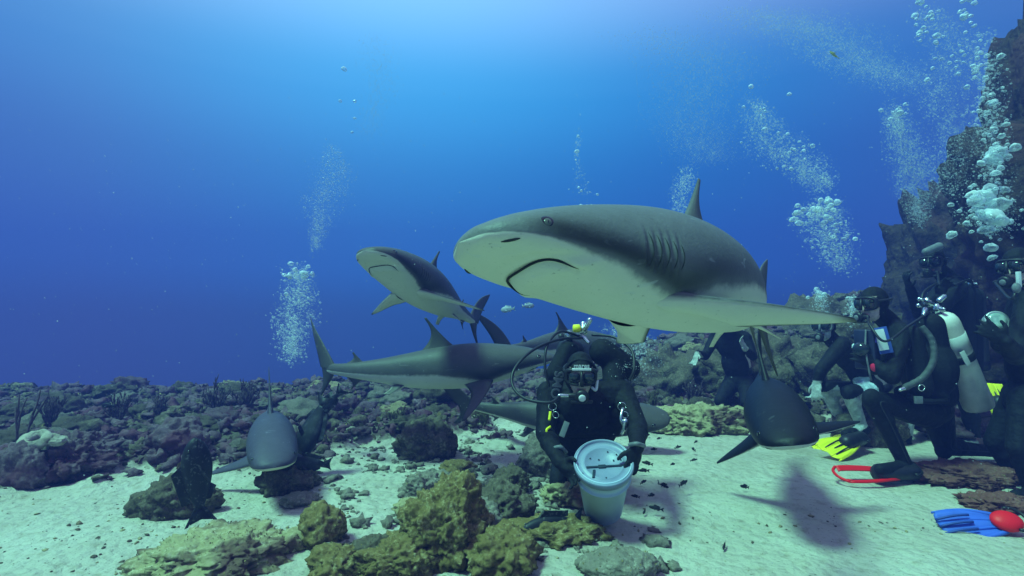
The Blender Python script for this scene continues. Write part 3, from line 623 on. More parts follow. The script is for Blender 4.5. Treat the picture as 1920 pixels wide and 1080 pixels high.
def make_shark(p, label, material, hi=False, girth=1., tips=.85, eye=True, mouth=True, eyez=.012, dk=0., inc=.12):
    X, Y, Z, yaw, pit, roll, L, b1, b2, v1, dL, dR, sw = p[:13]; tw = p[13] if len(p) > 13 else 0.
    M = rot(yaw, pit, roll)
    def place(P): return (bend(np.asarray(P, float), b1, b2, v1, tw) * L) @ M.T
    if hi: xs = np.unique(np.concatenate([[0, .0015, .004], np.linspace(.008, .17, 95), np.linspace(.172, .25, 70), np.linspace(.256, .83, 80)])); nr = 120
    else: xs = np.unique(np.concatenate([[0, .0015, .004], np.linspace(.008, .13, 34), np.linspace(.137, .83, 56)])); nr = 56
    th = np.arange(nr) * 2 * pi / nr; XX, TT = np.meshgrid(xs, th, indexing='ij')
    V = shark_surface(XX.ravel(), TT.ravel(), girth)
    el = np.degrees(np.arcsin(np.sin(TT.ravel()))); eb = np.interp(XX.ravel(), EB_X, EB_A)
    shade = np.clip(.5 + (el - eb) / (14. + 14 * sst(.05, .16, XX.ravel())), 0, 1); dusk = np.zeros(len(V)) + .85 * np.exp(-((el - eb - 17) / 17.) ** 2) * sst(.03, .08, XX.ravel()) * (1 - sst(.22, .42, XX.ravel())) * sst(.6, 1., shade) + dk * sst(.4, .9, shade)  # dark flank band: hide marking, with flank shade also put into the tone
    F = []; n = len(xs)
    for i in range(n - 1):
        for j in range(nr): k = (j + 1) % nr; F.append([i * nr + j, i * nr + k, (i + 1) * nr + k, (i + 1) * nr + j])
    F.append([(n - 1) * nr + j for j in range(nr)])
    VV = [V]; SH = [shade]; DU = [dusk]; cnt = len(V)
    def add(fin, shf, duf):
        nonlocal cnt
        v, f, t, c, u = fin
        VV.append(v); SH.append(shf(t, c, u)); DU.append(duf(t, c, u)); F.extend([[i + cnt for i in q] for q in f]); cnt += len(v)
    one = lambda t, c, u: np.ones_like(t)
    bk = lambda t, c, u: np.clip(.15 + .4 * t + dk, 0, 1)
    vert = lambda a, b, nn: (a, nn, b)
    add(loft_fin(lambda t: (.322 + .106 * t ** .82, .062 + .112 * t), lambda t: (.436 - .024 * sin(pi * t) + .016 * (1 - t) ** 3, .062 + .112 * t * .985), vert, .011), one, bk)
    add(loft_fin(lambda t: (.640 + .045 * t ** .85, .026 + .038 * t), lambda t: (.690 - .008 * sin(pi * t) + .022 * (1 - t) ** 3, .026 + .034 * t), vert, .004, 8, 6), one, bk)
    add(loft_fin(lambda t: (.640 + .050 * t ** .85, -.020 - .042 * t), lambda t: (.692 - .008 * sin(pi * t) + .022 * (1 - t) ** 3, -.020 - .038 * t), vert, .004, 8, 6), lambda t, c, u: .6 + .4 * t, lambda t, c, u: np.clip(t * .7, 0, 1))
    add(loft_fin(lambda t: (.757 + .236 * t - .018 * sin(pi * t), .010 + .160 * t + .016 * sin(pi * t)), lambda t: (.858 + .138 * t - .020 * sin(pi * t) * (1 - t), .0 + .166 * t ** 1.12 + .006 * sin(pi * t)), vert, .007, 16, 8), one, lambda t, c, u: np.clip(.25 + .5 * c ** 3, 0, 1) + dk)
    add(loft_fin(lambda t: (.757 + .112 * t - .008 * sin(pi * t), -.006 - .106 * t), lambda t: (.852 + .026 * t - .026 * sin(pi * t), .010 - .116 * t), vert, .007, 12, 8), one, lambda t, c, u: np.clip(.35 + .5 * t, 0, 1))
    sp = .205; LE = lambda t: (.218 + sp * t * sin(sw) + .035 * t * t, sp * t * cos(sw))
    for s, dr in ((-1, dL), (1, dR)):
        def pl(a, b, nn, s=s, dr=dr): return (a, s * (.040 + b * cos(dr) + nn * sin(dr)), -.046 - b * sin(dr) + nn * cos(dr) - (a - LE(min(1., b / (sp * cos(sw))))[0]) * sin(inc) * min(1, b / .03))
        def TE(t):
            l = LE(t); ch = .094 * (1 - t) ** 1.05 + .008 - .030 * sin(pi * min(1, t * 1.15)) * (1 - t)
            return (l[0] + ch, l[1] - .020 * sin(pi * t) * (1 - t) + .0)
        v, f, t, c, u = loft_fin(LE, TE, pl, .011, 18, 10)
        if s > 0: f = [q[::-1] for q in f]
        add((v, f, t, c, u), lambda t, c, u: np.where(u > 0, 1., np.where(u == 0, .5, .0 + .3 * (c > .93))), lambda t, c, u: np.clip(sst(tips, 1.02, t) + .95 * sst(.86, .97, c) * (t > .10) + .5 * (c < .02), 0, 1))
        LE2 = lambda t: (.498 + .045 * t, .042 * t)
        TE2 = lambda t: (.548 + .020 * t - .008 * sin(pi * t), .038 * t)
        def pl2(a, b, nn, s=s): return (a, s * (.022 + b * .75 + nn * .6), -.044 - b * .62 + nn * .75)
        v, f, t, c, u = loft_fin(LE2, TE2, pl2, .005, 8, 6)
        if s > 0: f = [q[::-1] for q in f]
        add((v, f, t, c, u), lambda t, c, u: np.where(u > 0, .8, .1), lambda t, c, u: .4 * sst(.85, 1., c))
    V = place(np.concatenate(VV))
    root = empty('shark', (X, Y, Z), label, 'shark')
    link('body', mesh('shark_body', V, F, {'shade': np.concatenate(SH), 'dusk': np.clip(np.concatenate(DU), 0, 1)}), material, root)
    if mouth:
        u = np.linspace(-1.0, 1.0, 61); mx_, mu_ = mouth_curve(u); P = shark_surface(mx_, R(-90) + R(1) * mu_, girth); rd_ = np.hypot(P[:, 1], P[:, 2]); P[:, 1:] *= (1 + .0026 / np.maximum(rd_, .01))[:, None]
        m = MB().tube(place(P), (.0014 if hi else .0011) * L * np.clip((1.03 - np.abs(u)) * 3, .12, 1), 8); link('mouth', m.data('mouth'), MOUTH, root)
    for s in ((-1, 1) if eye else ()):
        th_ = R(90 - s * 78.) if s > 0 else R(90 + 78.)
        P0 = shark_surface(np.array([.066]), np.array([asin(min(.99, eyez / .036)) if s > 0 else pi - asin(min(.99, eyez / .036))]), girth)[0]
        nrm = np.array([-.25, s * 1., .1]); nrm /= np.linalg.norm(nrm)
        a, b = place([P0, P0 + nrm * .01]); d = unit(b - a); r = .0072 * L
        fx = unit(place([P0 - [.01, 0, 0]])[0] - a); fx = unit(fx - d * (fx @ d)); fu = np.cross(d, fx); B = np.stack([fx, fu, d], 1)
        e = link('eye', MB().ell(a - d * r * .42, (r * 1.25, r * 1.15, r * .55), B).data('eye'), BLACKEYE, root)
        link('iris', MB().ell(a - d * r * .20, (r * .72, r * .72, r * .42), B).data('iris'), IRIS, e)
        link('pupil', MB().ell(a - d * r * .05, (r * .22, r * .42, r * .30), B).data('pupil'), BLACKEYE, e)
        # nostril: a short slanting slit under the snout
        xs_ = np.linspace(.026, .040, 7); tt_ = np.linspace(-38, -24, 7); tt_ = R(1) * (tt_ if s > 0 else 180 - tt_)
        Q = shark_surface(xs_, tt_, girth); link('nostril', MB().tube(place(Q), L * .0016 * np.array([.3, .8, 1, 1, 1, .8, .3]), 6).data('nostril'), GILL, root)
        if hi or s < 0:
            for k in range(5):
                eg = np.linspace(9 - 1.5 * k, -26 + k, 15); xg = .189 + .0115 * k + .004 * np.cos(np.linspace(-1.2, 1.2, 15))
                tg = np.radians(eg if s > 0 else 180 - eg)
                Q = shark_surface(xg, tg, girth)
                link('gill_slit', MB().tube(place(Q), L * .0007 * np.clip(np.sin(np.linspace(.15, pi - .15, 15)) * 1.6, .2, 1), 6).data('gill_slit'), GILL, root)
    return root
S_MAIN = sharkmat('shark_skin_olive', (.165, .165, .165), (.60, .58, .47))
S_SIDE = sharkmat('shark_skin_grey', (.105, .098, .090), (.56, .55, .46))
S_DARK = sharkmat('shark_skin_dark', (.009, .010, .014), (.56, .56, .50))
S_PALE = sharkmat('shark_skin_pale', (.085, .075, .105), (.66, .64, .46))
make_shark([0.4196, 1.4377, 1.1715, 0.555, 0.0601, -0.1958, 2.1026, 0.4714, -0.1142, 0.0143, 0.235, 0.06, 0.9035, -0.0651], 'largest shark, cruising past just above the diver with the white bucket', S_MAIN, True, 1.0, eyez=.006, inc=.42)
make_shark([-0.6144, 3.5262, 1.2846, 1.1755, 0.2676, -0.1014, 1.995, 0.1154, -0.0685, 0.0491, 0.2694, 0.1136, 0.5242], 'shark rising in open water showing its pale belly and downturned mouth', S_SIDE, False, 1.0)
make_shark([-0.3265, 3.929, 0.7065, 3.22, 0.0959, 0.0193, 2.2069, -0.12, -1.0884, 0.1189, 0.7854, 0.5, 0.3], 'shark seen side on, tail spread, swimming towards the bucket diver', S_SIDE, False, .95)
make_shark([0.6814, 5.7489, 0.7814, 3.4751, 0.0025, -0.0651, 2.0526, 0.557, -0.1502, 0.0319, 0.6109, 0.6109, 0.6109], 'distant shark half hidden behind the head of the bucket diver', S_SIDE, False, 1.0)
make_shark([1.4499, 2.978, 0.5344, 1.2212, -0.063, -0.1719, 2.0791, -0.0136, -0.2561, 0.0624, 0.1055, 0.6332, 0.6327], 'dark backed shark gliding head on over the sand beside the kneeling divers', S_DARK, False, 1.0, inc=-.28)
make_shark([-1.50, 3.38, 0.30, 2.02, -0.06, -0.0562, 1.85, -0.0174, 0.0, -0.0352, 0.6, 0.3336, 0.55], 'pale grey shark coming head on low over the rubble', S_PALE, False, 1.0, inc=-.28)
make_shark([0.6233, 4.375, 0.2511, 2.9658, 0.0404, -0.4905, 2.1291, -0.1928, -0.0341, 0.0419, 0.4363, 0.4363, 0.6109], 'shark close to the seabed, passing behind the bucket diver', S_SIDE, False, 1.0)
# ------------------------------------------------------------------ divers
SUIT = mat('wetsuit', (1, 1, 1), .72, .22, noise=(26, (1.9, 1.9, 1.9), .42, .75), bump=(17, .022), attr='col')
DG = None
def remesh(m, voxel, smooth=4):
    "one continuous skin over overlapping limbs"
    me = m.data('raw'); o = bpy.data.objects.new('raw', me); COL.objects.link(o)
    r = o.modifiers.new('r', 'REMESH'); r.mode = 'VOXEL'; r.voxel_size = voxel; r.adaptivity = 0
    s = o.modifiers.new('s', 'SMOOTH'); s.iterations = smooth; s.factor = .5
    dg = bpy.context.evaluated_depsgraph_get(); dg.update()
    out = bpy.data.meshes.new_from_object(o.evaluated_get(dg)); bpy.data.objects.remove(o); bpy.data.meshes.remove(me)
    return out
def hand(m, wrist, dirv, thumb_dir, curl=.5, s=1., glove=1.15):
    "palm, four unequal fingers bent at the knuckles, thumb from the side of the palm"
    d = unit(dirv); t = np.asarray(thumb_dir, float); t = unit(t - d * (t @ d)); n = np.cross(d, t)       # fingers curl towards n
    w = np.asarray(wrist, float); k = s * glove
    m.ell(w + d * .048 * s, (.040 * k, .052 * s, .017 * k), np.stack([t, d, n], 1)); m.cap(w, w + d * .05 * s, .026 * k, .024 * k)
    for i, ln in enumerate((.074, .083, .077, .060)):
        b = w + d * .088 * s + t * (.029 - .0195 * i) * k; a = curl * (.55 + .1 * i); p = b; ang = a * .5
        for j, f in enumerate((.45, .32, .23)):
            q = p + (d * cos(ang) + n * sin(ang)) * ln * s * f * 1.05 + t * (.004 * (1.5 - i)) * s; m.cap(p, q, (.0098 - .001 * j) * k, (.0090 - .001 * j) * k, 10); p = q; ang += a
    b = w + d * .030 * s + t * .030 * k; q = b + (t * .75 + d * .62 + n * .25) * .042 * s; m.cap(b, q, .0125 * k, .0108 * k, 10)
    m.cap(q, q + (t * .25 + d * .9 + n * .4) * .030 * s, .0105 * k, .009 * k, 10)
BLK = (.006, .0065, .008); GLV = (.009, .010, .012); PSKIN = (.52, .40, .32); PALESUIT = (.34, .36, .35); HAIR = (.012, .010, .010)
def diver(label, J, voxel=.0075, paint=None, suit=BLK, hands=(GLV, GLV), bulk=1., face=PSKIN, group=None, feet=True, hair=False):
    """J: head, fwd, neck, chest, pelvis, shoulders (a, b), elbows, wrists, hand directions, thumbs, hips, knees, ankles, toes (all world points)"""
    base = np.array([J['pelvis'][0], J['pelvis'][1], gz(J['pelvis'][0], J['pelvis'][1])])
    root = empty('person', base, label, 'diver', group)
    m = MB(); A = lambda k: np.asarray(J[k], float)
    hd, ch, pe, ne = A('head'), A('chest'), A('pelvis'), A('neck'); FR = frame(J['fwd'], J.get('up', (0, 0, 1))); rt, fw, up = FR.T
    m.ell(hd + up * .022, (.078, .098, .100), FR); m.ell(hd - up * .055 + fw * .022, (.058, .068, .062), FR)           # skull, jaw
    m.cap(hd + fw * .088 + up * .005, hd + fw * .108 - up * .030, .010, .016); m.ell(hd + fw * .076 + up * .030, (.055, .022, .014), FR)   # nose, brow
    m.ell(hd + fw * .078 - up * .062, (.026, .016, .010), FR); m.ell(hd + fw * .062 - up * .095, (.026, .024, .018), FR)   # lips, chin
    for s in (-1, 1): m.ell(hd + rt * s * .078 - up * .005, (.010, .024, .034), FR)
    m.cap(ne, hd - up * .05 - fw * .01, .066 * bulk, .062)
    sA, sB = np.asarray(J['shoulders'][0], float), np.asarray(J['shoulders'][1], float); ac = unit(sB - sA); sp = unit(ch - pe); fr = np.cross(ac, sp); B3 = np.stack([ac, fr, sp], 1)
    m.ell(ch, (.170 * bulk, .120 * bulk, .20), B3); m.ell((ch * .45 + pe * .55), (.148 * bulk, .108 * bulk, .19), B3); m.ell(pe, (.158 * bulk, .118 * bulk, .125), B3)
    for s, sh in ((-1, sA), (1, sB)): m.cap(ne - sp * .01, sh, .062, .070 * bulk); m.cap(ch + sp * .05 + ac * s * .06, sh, .09 * bulk, .068 * bulk)
    for i in (0, 1):
        sh, el, wr = [np.asarray(J[k][i], float) for k in ('shoulders', 'elbows', 'wrists')]
        m.cap(sh, el, .066 * bulk, .049 * bulk); m.ell(sh * .6 + el * .4, (.062 * bulk,) * 3); m.cap(el, wr, .050 * bulk, .034 * bulk); m.ell(el * .68 + wr * .32, (.051 * bulk,) * 3)
        hand(m, wr, J['hands'][i], J['thumbs'][i], J.get('curl', .6))
        hp, kn, an, to = [np.asarray(J[k][i], float) for k in ('hips', 'knees', 'ankles', 'toes')]
        m.cap(hp, kn, .098 * bulk, .064 * bulk); m.ell(hp * .65 + kn * .35, (.088 * bulk,) * 3); m.ell(kn, (.063 * bulk,) * 3)
        cf = unit(np.cross(np.cross(kn - hp, an - kn) + 1e-6, an - kn)); m.cap(kn, an, .060 * bulk, .042); m.ell(kn * .68 + an * .32 + cf * .006, (.060 * bulk,) * 3)
        m.cap(an, an + (to - an) * .25 + unit(an - kn) * .03, .045, .045); m.cap(an + unit(an - kn) * .03, to, .046, .036); m.ell(an + unit(an - kn) * .035 - unit(to - an) * .035, (.038,) * 3)
    me = remesh(m, voxel); n = len(me.vertices); V = np.empty(n * 3, np.float32); me.vertices.foreach_get('co', V); V = V.reshape(-1, 3).astype(float)
    C = np.tile(np.array(suit, float), (n, 1))
    q = V - hd; lf, lu, lr = q @ fw, q @ up, q @ rt; dist = np.linalg.norm(q, axis=1)
    C[(dist < .17) & (lf > .028) & (lu > -.13) & (lu < .055) & (np.abs(lr) < .064)] = face
    C[(np.abs(lr) < .024) & (np.abs(lu + .062) < .009) & (lf > .07) & (dist < .15)] = (.38, .16, .14)
    if hair: C[(dist < .15) & (C[:, 0] < .1) & (lu > -.06)] = HAIR
    for i in (0, 1):
        w, h = np.asarray(J['wrists'][i], float), unit(J['hands'][i]); k = (np.linalg.norm(V - w - h * .09, axis=1) < .135) & ((V - w) @ h > -.004); C[k] = hands[i]
    if paint: paint(V, C)
    at = me.attributes.new('col', 'FLOAT_COLOR', 'POINT'); at.data.foreach_set('color', np.c_[C, np.ones(n)].astype(np.float32).ravel())
    me.vertices.foreach_set('co', (V - base).astype(np.float32).ravel()); me.name = 'person_body'; me.update()
    link('body', me, SUIT, root)
    for s in (-1, 1):
        e = MB().ell(hd + fw * .079 + rt * s * .031 + up * .010, (.012,) * 3, FR).build('eye', EYEW, root, base); MB().ell(hd + fw * .0885 + rt * s * .031 + up * .010, (.0055, .003, .0055), FR).build('pupil', BLACKEYE, e, base)
    return root, base, (hd, rt, fw, up, FR)
def seg_paint(segs):
    "segs: (p0, p1, radius, colour)"
    def f(V, C):
        for p0, p1, r, c in segs:
            p0, p1 = np.asarray(p0, float), np.asarray(p1, float); d = p1 - p0; t = ((V - p0) @ d) / (d @ d)
            k = (t >= 0) & (t <= 1) & (np.linalg.norm(V - p0 - np.clip(t, 0, 1)[:, None] * d, axis=1) < r); C[k] = c
    return f
def rounded(hd, FR, w, h, y, n=40, wrap=.35, pw=.55, dz=0.):
    th = np.linspace(0, 2 * pi, n, endpoint=False); x = w * np.sign(np.cos(th)) * np.abs(np.cos(th)) ** pw; z = h * np.sign(np.sin(th)) * np.abs(np.sin(th)) ** pw + dz
    return hd + np.stack([x, y - wrap * x * x / w, z], 1) @ FR.T
def dive_mask(root, base, hf, skirt=RUB, strap=RUB):
    hd, rt, fw, up, FR = hf; m = MB(); c = hd + up * .012
    loops = [rounded(c, FR, .082, .044, .070), rounded(c, FR, .088, .050, .086), rounded(c, FR, .084, .046, .104), rounded(c, FR, .076, .038, .106), rounded(c, FR, .072, .035, .098)]
    V = np.concatenate(loops); n = 40; F = [[i * n + j, i * n + (j + 1) % n, (i + 1) * n + (j + 1) % n, (i + 1) * n + j] for i in range(4) for j in range(n)]
    fr = m.add(V, F).tube([c + fw * .100 + up * .036, c + fw * .112 - up * .006, c + fw * .118 - up * .040], [.007, .009, .014], 8).build('mask_frame', skirt, root, base)
    for s in (-1, 1):
        L = rounded(c + rt * s * .037, FR, .030, .030, .099, 28, 0, .6); L2 = L + fw * .004; k = 28
        MB().add(np.concatenate([L, L2]), [[j, (j + 1) % k, k + (j + 1) % k, k + j] for j in range(k)] + [list(range(k))[::-1], [k + j for j in range(k)]]).build('lens', GLASS, fr, base)
    a = np.linspace(R(35), R(325), 26); P = c + np.stack([np.sin(a) * .090 * -1, np.cos(a) * .108, .012 + 0 * a], 1) @ FR.T
    MB().tube(P, .008, 8).build('mask_strap', strap, root, base)
    return fr
def regulator(root, base, hf, face=GREYP, side=-1):
    hd, rt, fw, up, FR = hf; c = hd + fw * .150 - up * .075
    b = MB().lathe(c - fw * .03, fw, [(0, .022), (.004, .034), (.022, .038), (.034, .036), (.040, .026), (.042, .004)], 26).cap(c - fw * .02 + rt * side * .02, c - fw * .02 + rt * side * .062, .017, .014).build('regulator', RUB, root, base)
    MB().lathe(c + fw * .010, fw, [(0, .019), (.005, .018), (.007, .012), (.0075, .002)], 20).build('purge_button', face, b, base)
    MB().cap(c - fw * .012 - up * .03, c - fw * .012 - up * .03 + rt * .05, .013, .009).cap(c - fw * .012 - up * .03, c - fw * .012 - up * .03 - rt * .05, .013, .009).cap(c - fw * .02, c - fw * .075 + up * .004, .016, .020).build('exhaust_tee', RUB, b, base)
    return c - fw * .02 + rt * side * .062
def tank(root, base, top, bottom, valve_dir, material, r=.0915, band=None, boot=True):
    top, bottom = np.asarray(top, float), np.asarray(bottom, float); ax = bottom - top; L = np.linalg.norm(ax); ax /= L; v = np.asarray(valve_dir, float); v = unit(v - ax * (v @ ax))
    pr = [(.0, .030), (.004, .036), (.012, .055), (.03, .075), (.06, .088), (.09, r), (L - .02, r), (L - .006, r * .96), (L, r * .8)]
    t = MB().lathe(top, ax, pr, 32).build('tank', material, root, base)
    MB().lathe(top + ax * .002, -ax, [(0, .020), (.02, .020), (.022, .026), (.05, .026), (.056, .018), (.075, .016)], 16).cap(top - ax * .038, top - ax * .038 + v * .05, .013, .012).build('valve', STEEL, t, base)
    MB().lathe(top - ax * .038 - v * .03, -v, [(0, .014), (.006, .024), (.03, .026), (.036, .018)], 14).build('valve_knob', RUB, t, base)
    if boot: MB().lathe(bottom - ax * .07, ax, [(0, r + .001), (.001, r + .006), (.07, r + .006), (.085, r * .9), (.086, .01)], 28).build('tank_boot', RUB, t, base)
    MB().lathe(top + ax * L * .42, ax, [(0, r + .0008), (.001, r + .005), (.05, r + .005), (.051, r + .0008)], 28).build('tank_strap', NYL, t, base)
    if band: MB().lathe(top + ax * L * band[0], ax, [(0, r + .0006), (.001, r + .0022), (band[1], r + .0022), (band[1] + .001, r + .0006)], 28).build('label_band', WHITEP, t, base)
    return t
def hose(root, base, pts, r=.0075, material=RUB, name='hose', ridged=False, n=60):
    c = curve(pts, n); rr_ = r if not ridged else r * (1 + .16 * np.sin(np.arange(len(c)) * pi * .9))
    return MB().tube(c, rr_, 10).build(name, material, root, base)
def ring(m, c, n, R0, r):
    B = frame(n, (.13, .2, 1)); th = np.linspace(0, 2 * pi, 19); return m.tube(np.asarray(c) + np.stack([R0 * np.cos(th), 0 * th, R0 * np.sin(th)], 1) @ B.T, r, 6)
def fin(parent, base, ankle, toe, up, mat_blade, mat_pocket, length=.42, width=.105, name='fin', hollow=False, rib=None, pk=1., start=.10, droop=.05):
    "foot pocket, strap and a ribbed blade that goes on past the toes"
    a, t = np.asarray(ankle, float), np.asarray(toe, float); f = unit(t - a); u = np.asarray(up, float); u = unit(u - f * (u @ f)); s = np.cross(f, u); m = MB()
    N = 15
    def strip(x0, x1, th, nseg=8, z0=0.):
        V = []; F = []
        for i in range(N):
            q = i / (N - 1); p = a + f * (start + length * q) - u * (.02 + droop * q * q - z0); w = width * (.52 + .48 * sin(min(1, q * 1.25) * pi / 2)) * (1 if q < .93 else 1 - .18 * ((q - .93) / .07))
            for k in range(nseg + 1):
                x = x0 + (x1 - x0) * k / nseg; V += [p + s * x * w + u * th / 2 + u * .006 * cos(x * pi * 2), p + s * x * w - u * th / 2 + u * .006 * cos(x * pi * 2)]
        w_ = (nseg + 1) * 2
        for i in range(N - 1):
            for k in range(nseg):
                b = i * w_ + 2 * k; F += [[b, b + 2, b + w_ + 2, b + w_], [b + 1, b + w_ + 1, b + w_ + 3, b + 3]]
            F += [[i * w_, (i + 1) * w_, (i + 1) * w_ + 1, i * w_ + 1], [i * w_ + w_ - 2, i * w_ + w_ - 1, (i + 1) * w_ + w_ - 1, (i + 1) * w_ + w_ - 2]]
        for k in range(nseg): F += [[2 * k, 2 * k + 1, 2 * k + 3, 2 * k + 2], [(N - 1) * w_ + 2 * k, (N - 1) * w_ + 2 * k + 2, (N - 1) * w_ + 2 * k + 3, (N - 1) * w_ + 2 * k + 1]]
        return V, F
    if hollow: m.add(*strip(-1, -.80, .006)).add(*strip(.55, 1, .007))
    else: m.add(*strip(-1, 1, .006))
    for x in (-1, 1, -.35, .35) if not hollow else (-1, 1):
        P = [a + f * (start + length * q) - u * (.02 + droop * q * q) + s * x * width * (.52 + .48 * sin(min(1, q * 1.25) * pi / 2)) for q in np.linspace(0, 1, 12)]; m.tube(P, np.linspace(.012, .006, 12) * (1 if abs(x) == 1 else .7), 8)
    if hollow:
        q0 = a + f * (start + length) - u * (.02 + droop); m.tube(curve([q0 - s * width * .95, q0 + f * .035 - s * width * .5, q0 + f * .045, q0 + f * .035 + s * width * .5, q0 + s * width * .95], 20), .009, 8)
    o = m.build(name, mat_blade, parent, base)
    if pk < .6: MB().ell(a + f * .030, (.056, .072, .036), np.stack([s, f, u], 1), 20, 14).build('foot_pocket', mat_pocket, o, base)
    else: MB().cap(a - f * .01, a + f * .19 * pk - u * .012, .056 * min(1, pk + .1), .060 * min(1, pk + .1)).ell(a + f * .10 * pk, (.062, .12 * pk, .05 * min(1, pk + .1)), np.stack([s, f, u], 1)).build('foot_pocket', mat_pocket, o, base)
    th = np.linspace(-1.9, 1.9, 16); MB().tube(a + (-f)[None] * (.055 * np.cos(th))[:, None] + s[None] * (.062 * np.sin(th))[:, None] + u * .02, .008, 8).build('heel_strap', RUB, o, base)
    if rib:
        for x in (-.45, 0., .45):
            P = [a + f * (.18 + (length - .12) * q) - u * (.012 + .05 * q * q) + s * x * width for q in np.linspace(0, 1, 8)]; MB().tube(P, .006, 6).build('rib', rib, o, base)
    return o
def lettering(root, base, text, p, right, upv, size, material, depth=.0012):
    cu = bpy.data.curves.new('lettering', 'FONT'); cu.body = text; cu.size = size; cu.extrude = depth; cu.align_x = 'CENTER'; cu.align_y = 'CENTER'; cu.resolution_u = 3; cu.offset = size * .02
    o = bpy.data.objects.new('t', cu); COL.objects.link(o); dg = bpy.context.evaluated_depsgraph_get(); dg.update(); me = bpy.data.meshes.new_from_object(o.evaluated_get(dg)); bpy.data.objects.remove(o); bpy.data.curves.remove(cu)
    r_ = unit(right); u_ = unit(np.asarray(upv) - r_ * (np.asarray(upv) @ r_)); n_ = np.cross(r_, u_)
    Mx = Matrix(((r_[0], u_[0], n_[0], p[0] - base[0]), (r_[1], u_[1], n_[1], p[1] - base[1]), (r_[2], u_[2], n_[2], p[2] - base[2]), (0, 0, 0, 1))); me.transform(Mx)
    me.materials.clear(); return link('lettering', me, material, root, False)
P_ = pix

# --- the feeder, kneeling with the white bucket
JA = dict(head=P_(1088, 700, 2.95), fwd=(-.06, -1, -.28), neck=P_(1092, 735, 3.10), chest=P_(1096, 775, 3.16), pelvis=P_(1100, 862, 3.52),
    shoulders=(P_(1030, 738, 3.16), P_(1166, 736, 3.16)), elbows=(P_(1022, 812, 2.98), P_(1196, 800, 2.92)), wrists=(P_(1050, 866, 2.72), P_(1194, 838, 2.64)), hands=((.50, -.45, -.35), (-.34, -.22, -1)), thumbs=((.4, -.3, .7), (-.9, -.5, .1)),
    hips=(P_(1066, 868, 3.48), P_(1134, 868, 3.48)), knees=(P_(1052, 902, 3.14), P_(1150, 900, 3.16)), ankles=(P_(1064, 895, 3.62), P_(1140, 895, 3.62)), toes=(P_(1066, 897, 3.78), P_(1138, 897, 3.78)), curl=.75)
fa, ba, ha = diver('diver in black kneeling behind the white bucket, mask and regulator facing us', JA, .0065, bulk=1.10)
hd, rt, fw, up, FR = ha
dive_mask(fa, ba, ha, RUB); rp = regulator(fa, ba, ha, WHITEP, 1)
# hood trim and print
MB().tube(rounded(hd, FR, .083, .094, .055, 30, .2, .9, .005), .007, 8).build('hood_trim', NEO, fa, ba)
lettering(fa, ba, 'mares', hd + fw * .096 + up * .078, -rt, up, .034, WHITEP)
MB().box(hd + fw * .100 + up * .060, (.10, .010, .010), FR).build('mask_clip', WHITEP, fa, ba)
MB().tube(curve([hd + fw * .07 - up * .05 - rt * .055, hd + fw * .085 - up * .06 - rt * .078, hd + fw * .06 - up * .015 - rt * .088], 12), .008, 8).build('mask_buckle', WHITEP, fa, ba)
tp = P_(1068, 618, 3.34)
tank(fa, ba, P_(1068, 640, 3.34), P_(1080, 800, 3.72), (1, 0, 0), mat('tank_black', (.014, .015, .017), .5, .3, noise=(8, (.03, .03, .032), .4, .7)))
MB().lathe(P_(1094, 627, 3.30), (0, 0, 1), [(0, .016), (.008, .024), (.045, .024), (.05, .017), (.075, .017), (.08, .010)], 16).cap(P_(1094, 622, 3.29), P_(1106, 600, 3.26), .013, .016).cap(P_(1092, 630, 3.29), P_(1103, 642, 3.26), .014, .010).build('first_stage', STEEL, fa, ba)
MB().lathe(P_(1074, 616, 3.27), (1, 0, .05), [(0, .014), (.004, .024), (.040, .025), (.046, .018), (.05, .004)], 18).build('valve_cap', YEL, fa, ba)
m = MB(); m.cap(P_(1130, 660, 3.28), P_(1178, 690, 3.30), .085, .075); m.cap(P_(1040, 700, 3.26), P_(1066, 660, 3.32), .055, .07); m.cap(P_(1150, 690, 3.26), P_(1152, 780, 3.10), .07, .06); m.cap(P_(1050, 720, 3.26), P_(1052, 785, 3.10), .065, .058); m.ell(P_(1098, 800, 3.24), (.20, .13, .16)); m.cap(P_(1050, 800, 3.12), P_(1150, 800, 3.12), .06, .06)
vm = remesh(m, .010); v = np.empty(len(vm.vertices) * 3, np.float32); vm.vertices.foreach_get('co', v); vm.vertices.foreach_set('co', (v.reshape(-1, 3) - ba.astype(np.float32)).ravel()); link('buoyancy_vest', vm, NYL, fa)
hose(fa, ba, [P_(1090, 634, 3.28), P_(1050, 636, 3.18), P_(1000, 656, 3.06), P_(966, 690, 2.96), P_(961, 722, 2.90), P_(984, 747, 2.84), P_(1030, 755, 2.80), rp + np.array([-.05, 0, 0])], .0085)
MB().cap(rp + np.array([-.055, 0, 0]), rp + np.array([.0, 0, 0]), .0115, .0105).build('hose_fitting', STEEL, fa, ba)
hose(fa, ba, [P_(1086, 630, 3.30), P_(1050, 622, 3.22), P_(1026, 648, 3.12), P_(1022, 690, 3.06), P_(1030, 725, 3.04)], .008)
hose(fa, ba, [P_(1110, 628, 3.32), P_(1150, 632, 3.24), P_(1183, 655, 3.14), P_(1189, 690, 3.06), P_(1180, 715, 3.05)], .008)
lettering(fa, ba, 'OMS', P_(1046, 722, 2.94), (.17, -.12, .98), (-1, -.25, .17), .075, GREYP, .002)
MB().box(P_(1046, 722, 2.955), (.055, .012, .20), frame((-.25, -1, .05), (.17, 0, 1))).build('shoulder_strap', NYL, fa, ba)
for sx, yy in ((1036, 2.95), (1166, 2.95)):
    m = MB(); ring(m, P_(sx, 762, yy), (0, 1, .2), .022, .003); ring(m, P_(sx + 6, 778, yy - .01), (.5, 1, .2), .018, .0028); m.build('steel_ring', STEEL, fa, ba)
